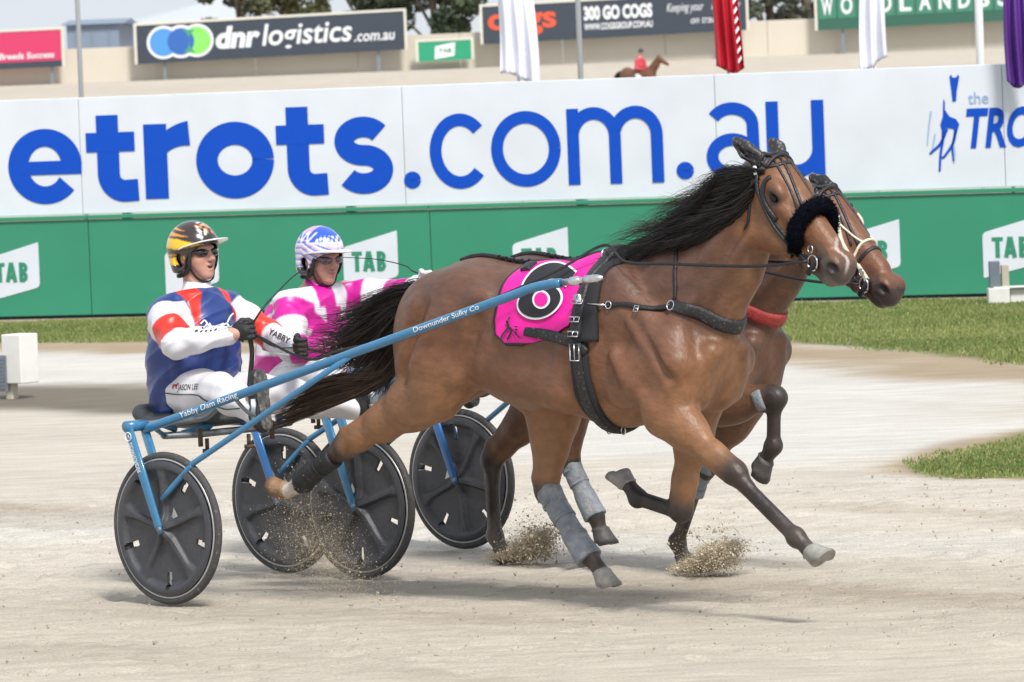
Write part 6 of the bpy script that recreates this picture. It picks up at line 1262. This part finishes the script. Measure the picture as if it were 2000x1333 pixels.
def cloth_text(txt, D, bvh, org, ux, uy, m, nm='lettering', bold=.01, lift=.004):
    V, F = text_fit(txt, 1.0, 1.0, bold=bold); V, F = sub_tris(V, F, .06); return decal_px(nm, D, bvh, V, F, org, ux, uy, m, D['t'], lift)
def cloth_line(D, bvh, pts, w_, m, nm='print', lift=.004):
    A, G = ribbon2(pts, w_); A, G = sub_tris(A, G, 5); return decal_px(nm, D, bvh, A, G, (0, 0), (1, 0), (0, 1), m, D['t'], lift)
cloth_text('JASON LEE', D1, D1['tb'], (347, 767), (40, -2), (2, -15), M['black_print']); cloth_line(D1, D1['tb'], [(324, 768), (350, 771), (385, 772), (398, 780), (420, 791), (440, 799), (470, 798)], 2.0, M['black_print'], 'seam')
for q, w_ in (([(338, 754), (346, 753)], 4), ([(339, 755), (338, 760)], 2), ([(344, 755), (346, 760)], 2), ([(346, 753), (349, 749)], 2)): cloth_line(D1, D1['tb'], q, w_, M['red_print'], 'emblem')
cloth_text('YABBY', D1, D1['jb'], (524, 652), (40, 20), (5, -10), M['black_print'])
for q in ([(391, 633), (399, 626), (405, 634)], [(398, 642), (404, 634), (412, 640), (408, 631)], [(409, 642), (428, 635), (436, 632)], [(431, 640), (441, 632), (447, 640)], [(443, 630), (449, 618), (455, 612)], [(424, 646), (440, 641), (455, 638)], [(452, 636), (458, 645)]): cloth_line(D1, D1['jb'], q, 3.2, M['white_print'])
for q in ([(381, 648), (387, 646)], [(391, 649), (396, 646)], [(400, 648), (405, 646)], [(410, 647), (414, 646)], [(419, 646), (424, 643)], [(394, 642), (402, 640)]): cloth_line(D1, D1['jb'], q, 2.6, M['black_print'])
# -------- reins and whips
reins('black driving reins of the nearer horse, held by the driver in navy', NEAR, NH, D1['grip'], np.zeros(3), True); reins('black driving reins of the farther horse, held by the driver in pink', FAR, FH, D2['grip'], FH['O'], False)
def whip(label, rig, pts, r0, r1):
    t = thing('whip', label, 'whip', rig, tuple(pts[0]), 'driving whips'); P = spline(pts, 10); mb = MB(); mb.tube(P, np.linspace(r0, r1, len(P)), 8); mb.go('stick', M['clean_black'], t); mb = MB(); d = unit(np.array(pts[1]) - np.array(pts[0])); mb.tube([np.array(pts[0]) - d * .06, np.array(pts[0]) + d * .05], r0 * 1.6, 10); mb.go('grip', M['pad'], t)
g = D1['grip'][0]; whip('black whip pointing up from the fist of the driver in navy', NEAR, [g, NEAR.at(512, 604, -.10), NEAR.at(535, 578, -.02), NEAR.at(563, 549, .05), NEAR.at(586, 530, .10)], .0055, .003)
g = D2['grip'][1]; whip('thin whip trailing from the far hand of the driver in pink', FAR, [g, FAR.at(835, 541, .22), FAR.at(806, 530, .22), FAR.at(790, 519, .22), FAR.at(735, 507, .2), FAR.at(668, 503, .2)], .0045, .002)
sl = [D1['grip'][0], lerp(D1['grip'][0], D1['grip'][1], .5) + (0, 0, -.035), D1['grip'][1]]; t = thing('rein_loop', 'slack black rein strap hanging from the hands of the driver in navy', 'reins', NEAR, tuple(sl[0]))
mb = MB(); mb.tube(spline(sl, 8), .011, 8, sq=(.3, 1), up=(0, 0, 1)); mb.go('strap', M['clean_black'], t); g = D1['grip'][0]; mb = MB(); mb.tube(spline([g, g + (.01, .01, -.10), g + (-.02, .02, -.22), g + (-.035, .02, -.30)], 6), .012, 8, sq=(1, .25), up=(1, .6, 0)); mb.go('strap', M['clean_black'], t)
# -------- far horse and rider
def far_pair():
    p = px3(1250, 205, 198.0); rg = Rig((p[0], 198.0), R_(46)); t = thing('horse', 'tiny bay horse far off on the back track, carrying a rider in red', 'horse', rg); t.location.z = .22; sd = SDF((-1.5, -.4, -.05), (1.6, .4, 1.95), .03)
    sd.ell((0, 0, 1.18), (.62, .26, .30), .1); sd.ell((-.55, 0, 1.25), (.30, .24, .28), .1); sd.ell((.5, 0, 1.2), (.28, .22, .3), .1); sd.chain([(.55, 0, 1.3), (.85, 0, 1.6), (1.0, 0, 1.78)], [.22, .15, .11], .08, .6); sd.cone((1.0, 0, 1.78), (1.42, 0, 1.58), .11, .06, .06, .7); sd.cone((1.0, -.05, 1.85), (1.0, -.06, 1.97), .03, .012, .02); sd.cone((1.0, .05, 1.85), (1.0, .06, 1.97), .03, .012, .02)
    for x, y, dx in ((.55, -.12, .25), (.5, .12, -.2), (-.6, -.12, -.3), (-.55, .12, .25)): sd.chain([(x, y, 1.0), (x + dx * .5, y, .62), (x + dx, y, .1)], [.12, .06, .04], .06)
    V, F = sd.mesh(); C = np.tile((.15, .062, .03), (len(V), 1)); C = mixc(C, (.02, .015, .012), sst(-V[:, 2], -.55, -.3)); part('body', V, F, M['coat'], t, C)
    G = [[np.array(q) for q in L] for L in ([(-.82, 0, 1.4), (-1.1, 0, 1.35), (-1.35, 0, 1.1)], [(-.82, 0, 1.38), (-1.0, .02, 1.2), (-1.15, 0, .8)])]; hair('tail', strands(G, 80, .05, seed=3), .012, M['hair'], t)['kind'] = 'stuff'
    tp = thing('person', 'tiny distant rider in a red jacket and white trousers on the far bay horse', 'person', rg, (0, 0, 1.4)); tp.location.z = 1.42; sd = SDF((-.5, -.5, .7), (.7, .5, 2.5), .025)
    sd.chain([(0, 0, 1.5), (.05, 0, 1.75), (.08, 0, 1.98)], [.15, .15, .12], .06, 1.15); sd.cone((.10, 0, 2.0), (.12, 0, 2.2), .06, .06, .04); sd.ell((.14, 0, 2.25), (.10, .085, .12), .03)
    for s in (-1, 1): sd.chain([(.08, s * .17, 1.95), (.12, s * .25, 1.68), (.38, s * .08, 1.62)], [.07, .055, .045], .04); sd.chain([(0, s * .1, 1.48), (.3, s * .28, 1.32), (.12, s * .30, .92)], [.11, .085, .055], .05)
    V, F = sd.mesh(); C = np.tile((.50, .05, .07), (len(V), 1)); C[V[:, 2] < 1.55] = (.7, .7, .7); C[(V[:, 2] < 1.1)] = (.02, .02, .02); C[V[:, 2] > 2.06] = (.5, .27, .2); C[V[:, 2] > 2.22] = (.03, .035, .06); part('body', V, F, M['cloth'], tp, C)
far_pair()
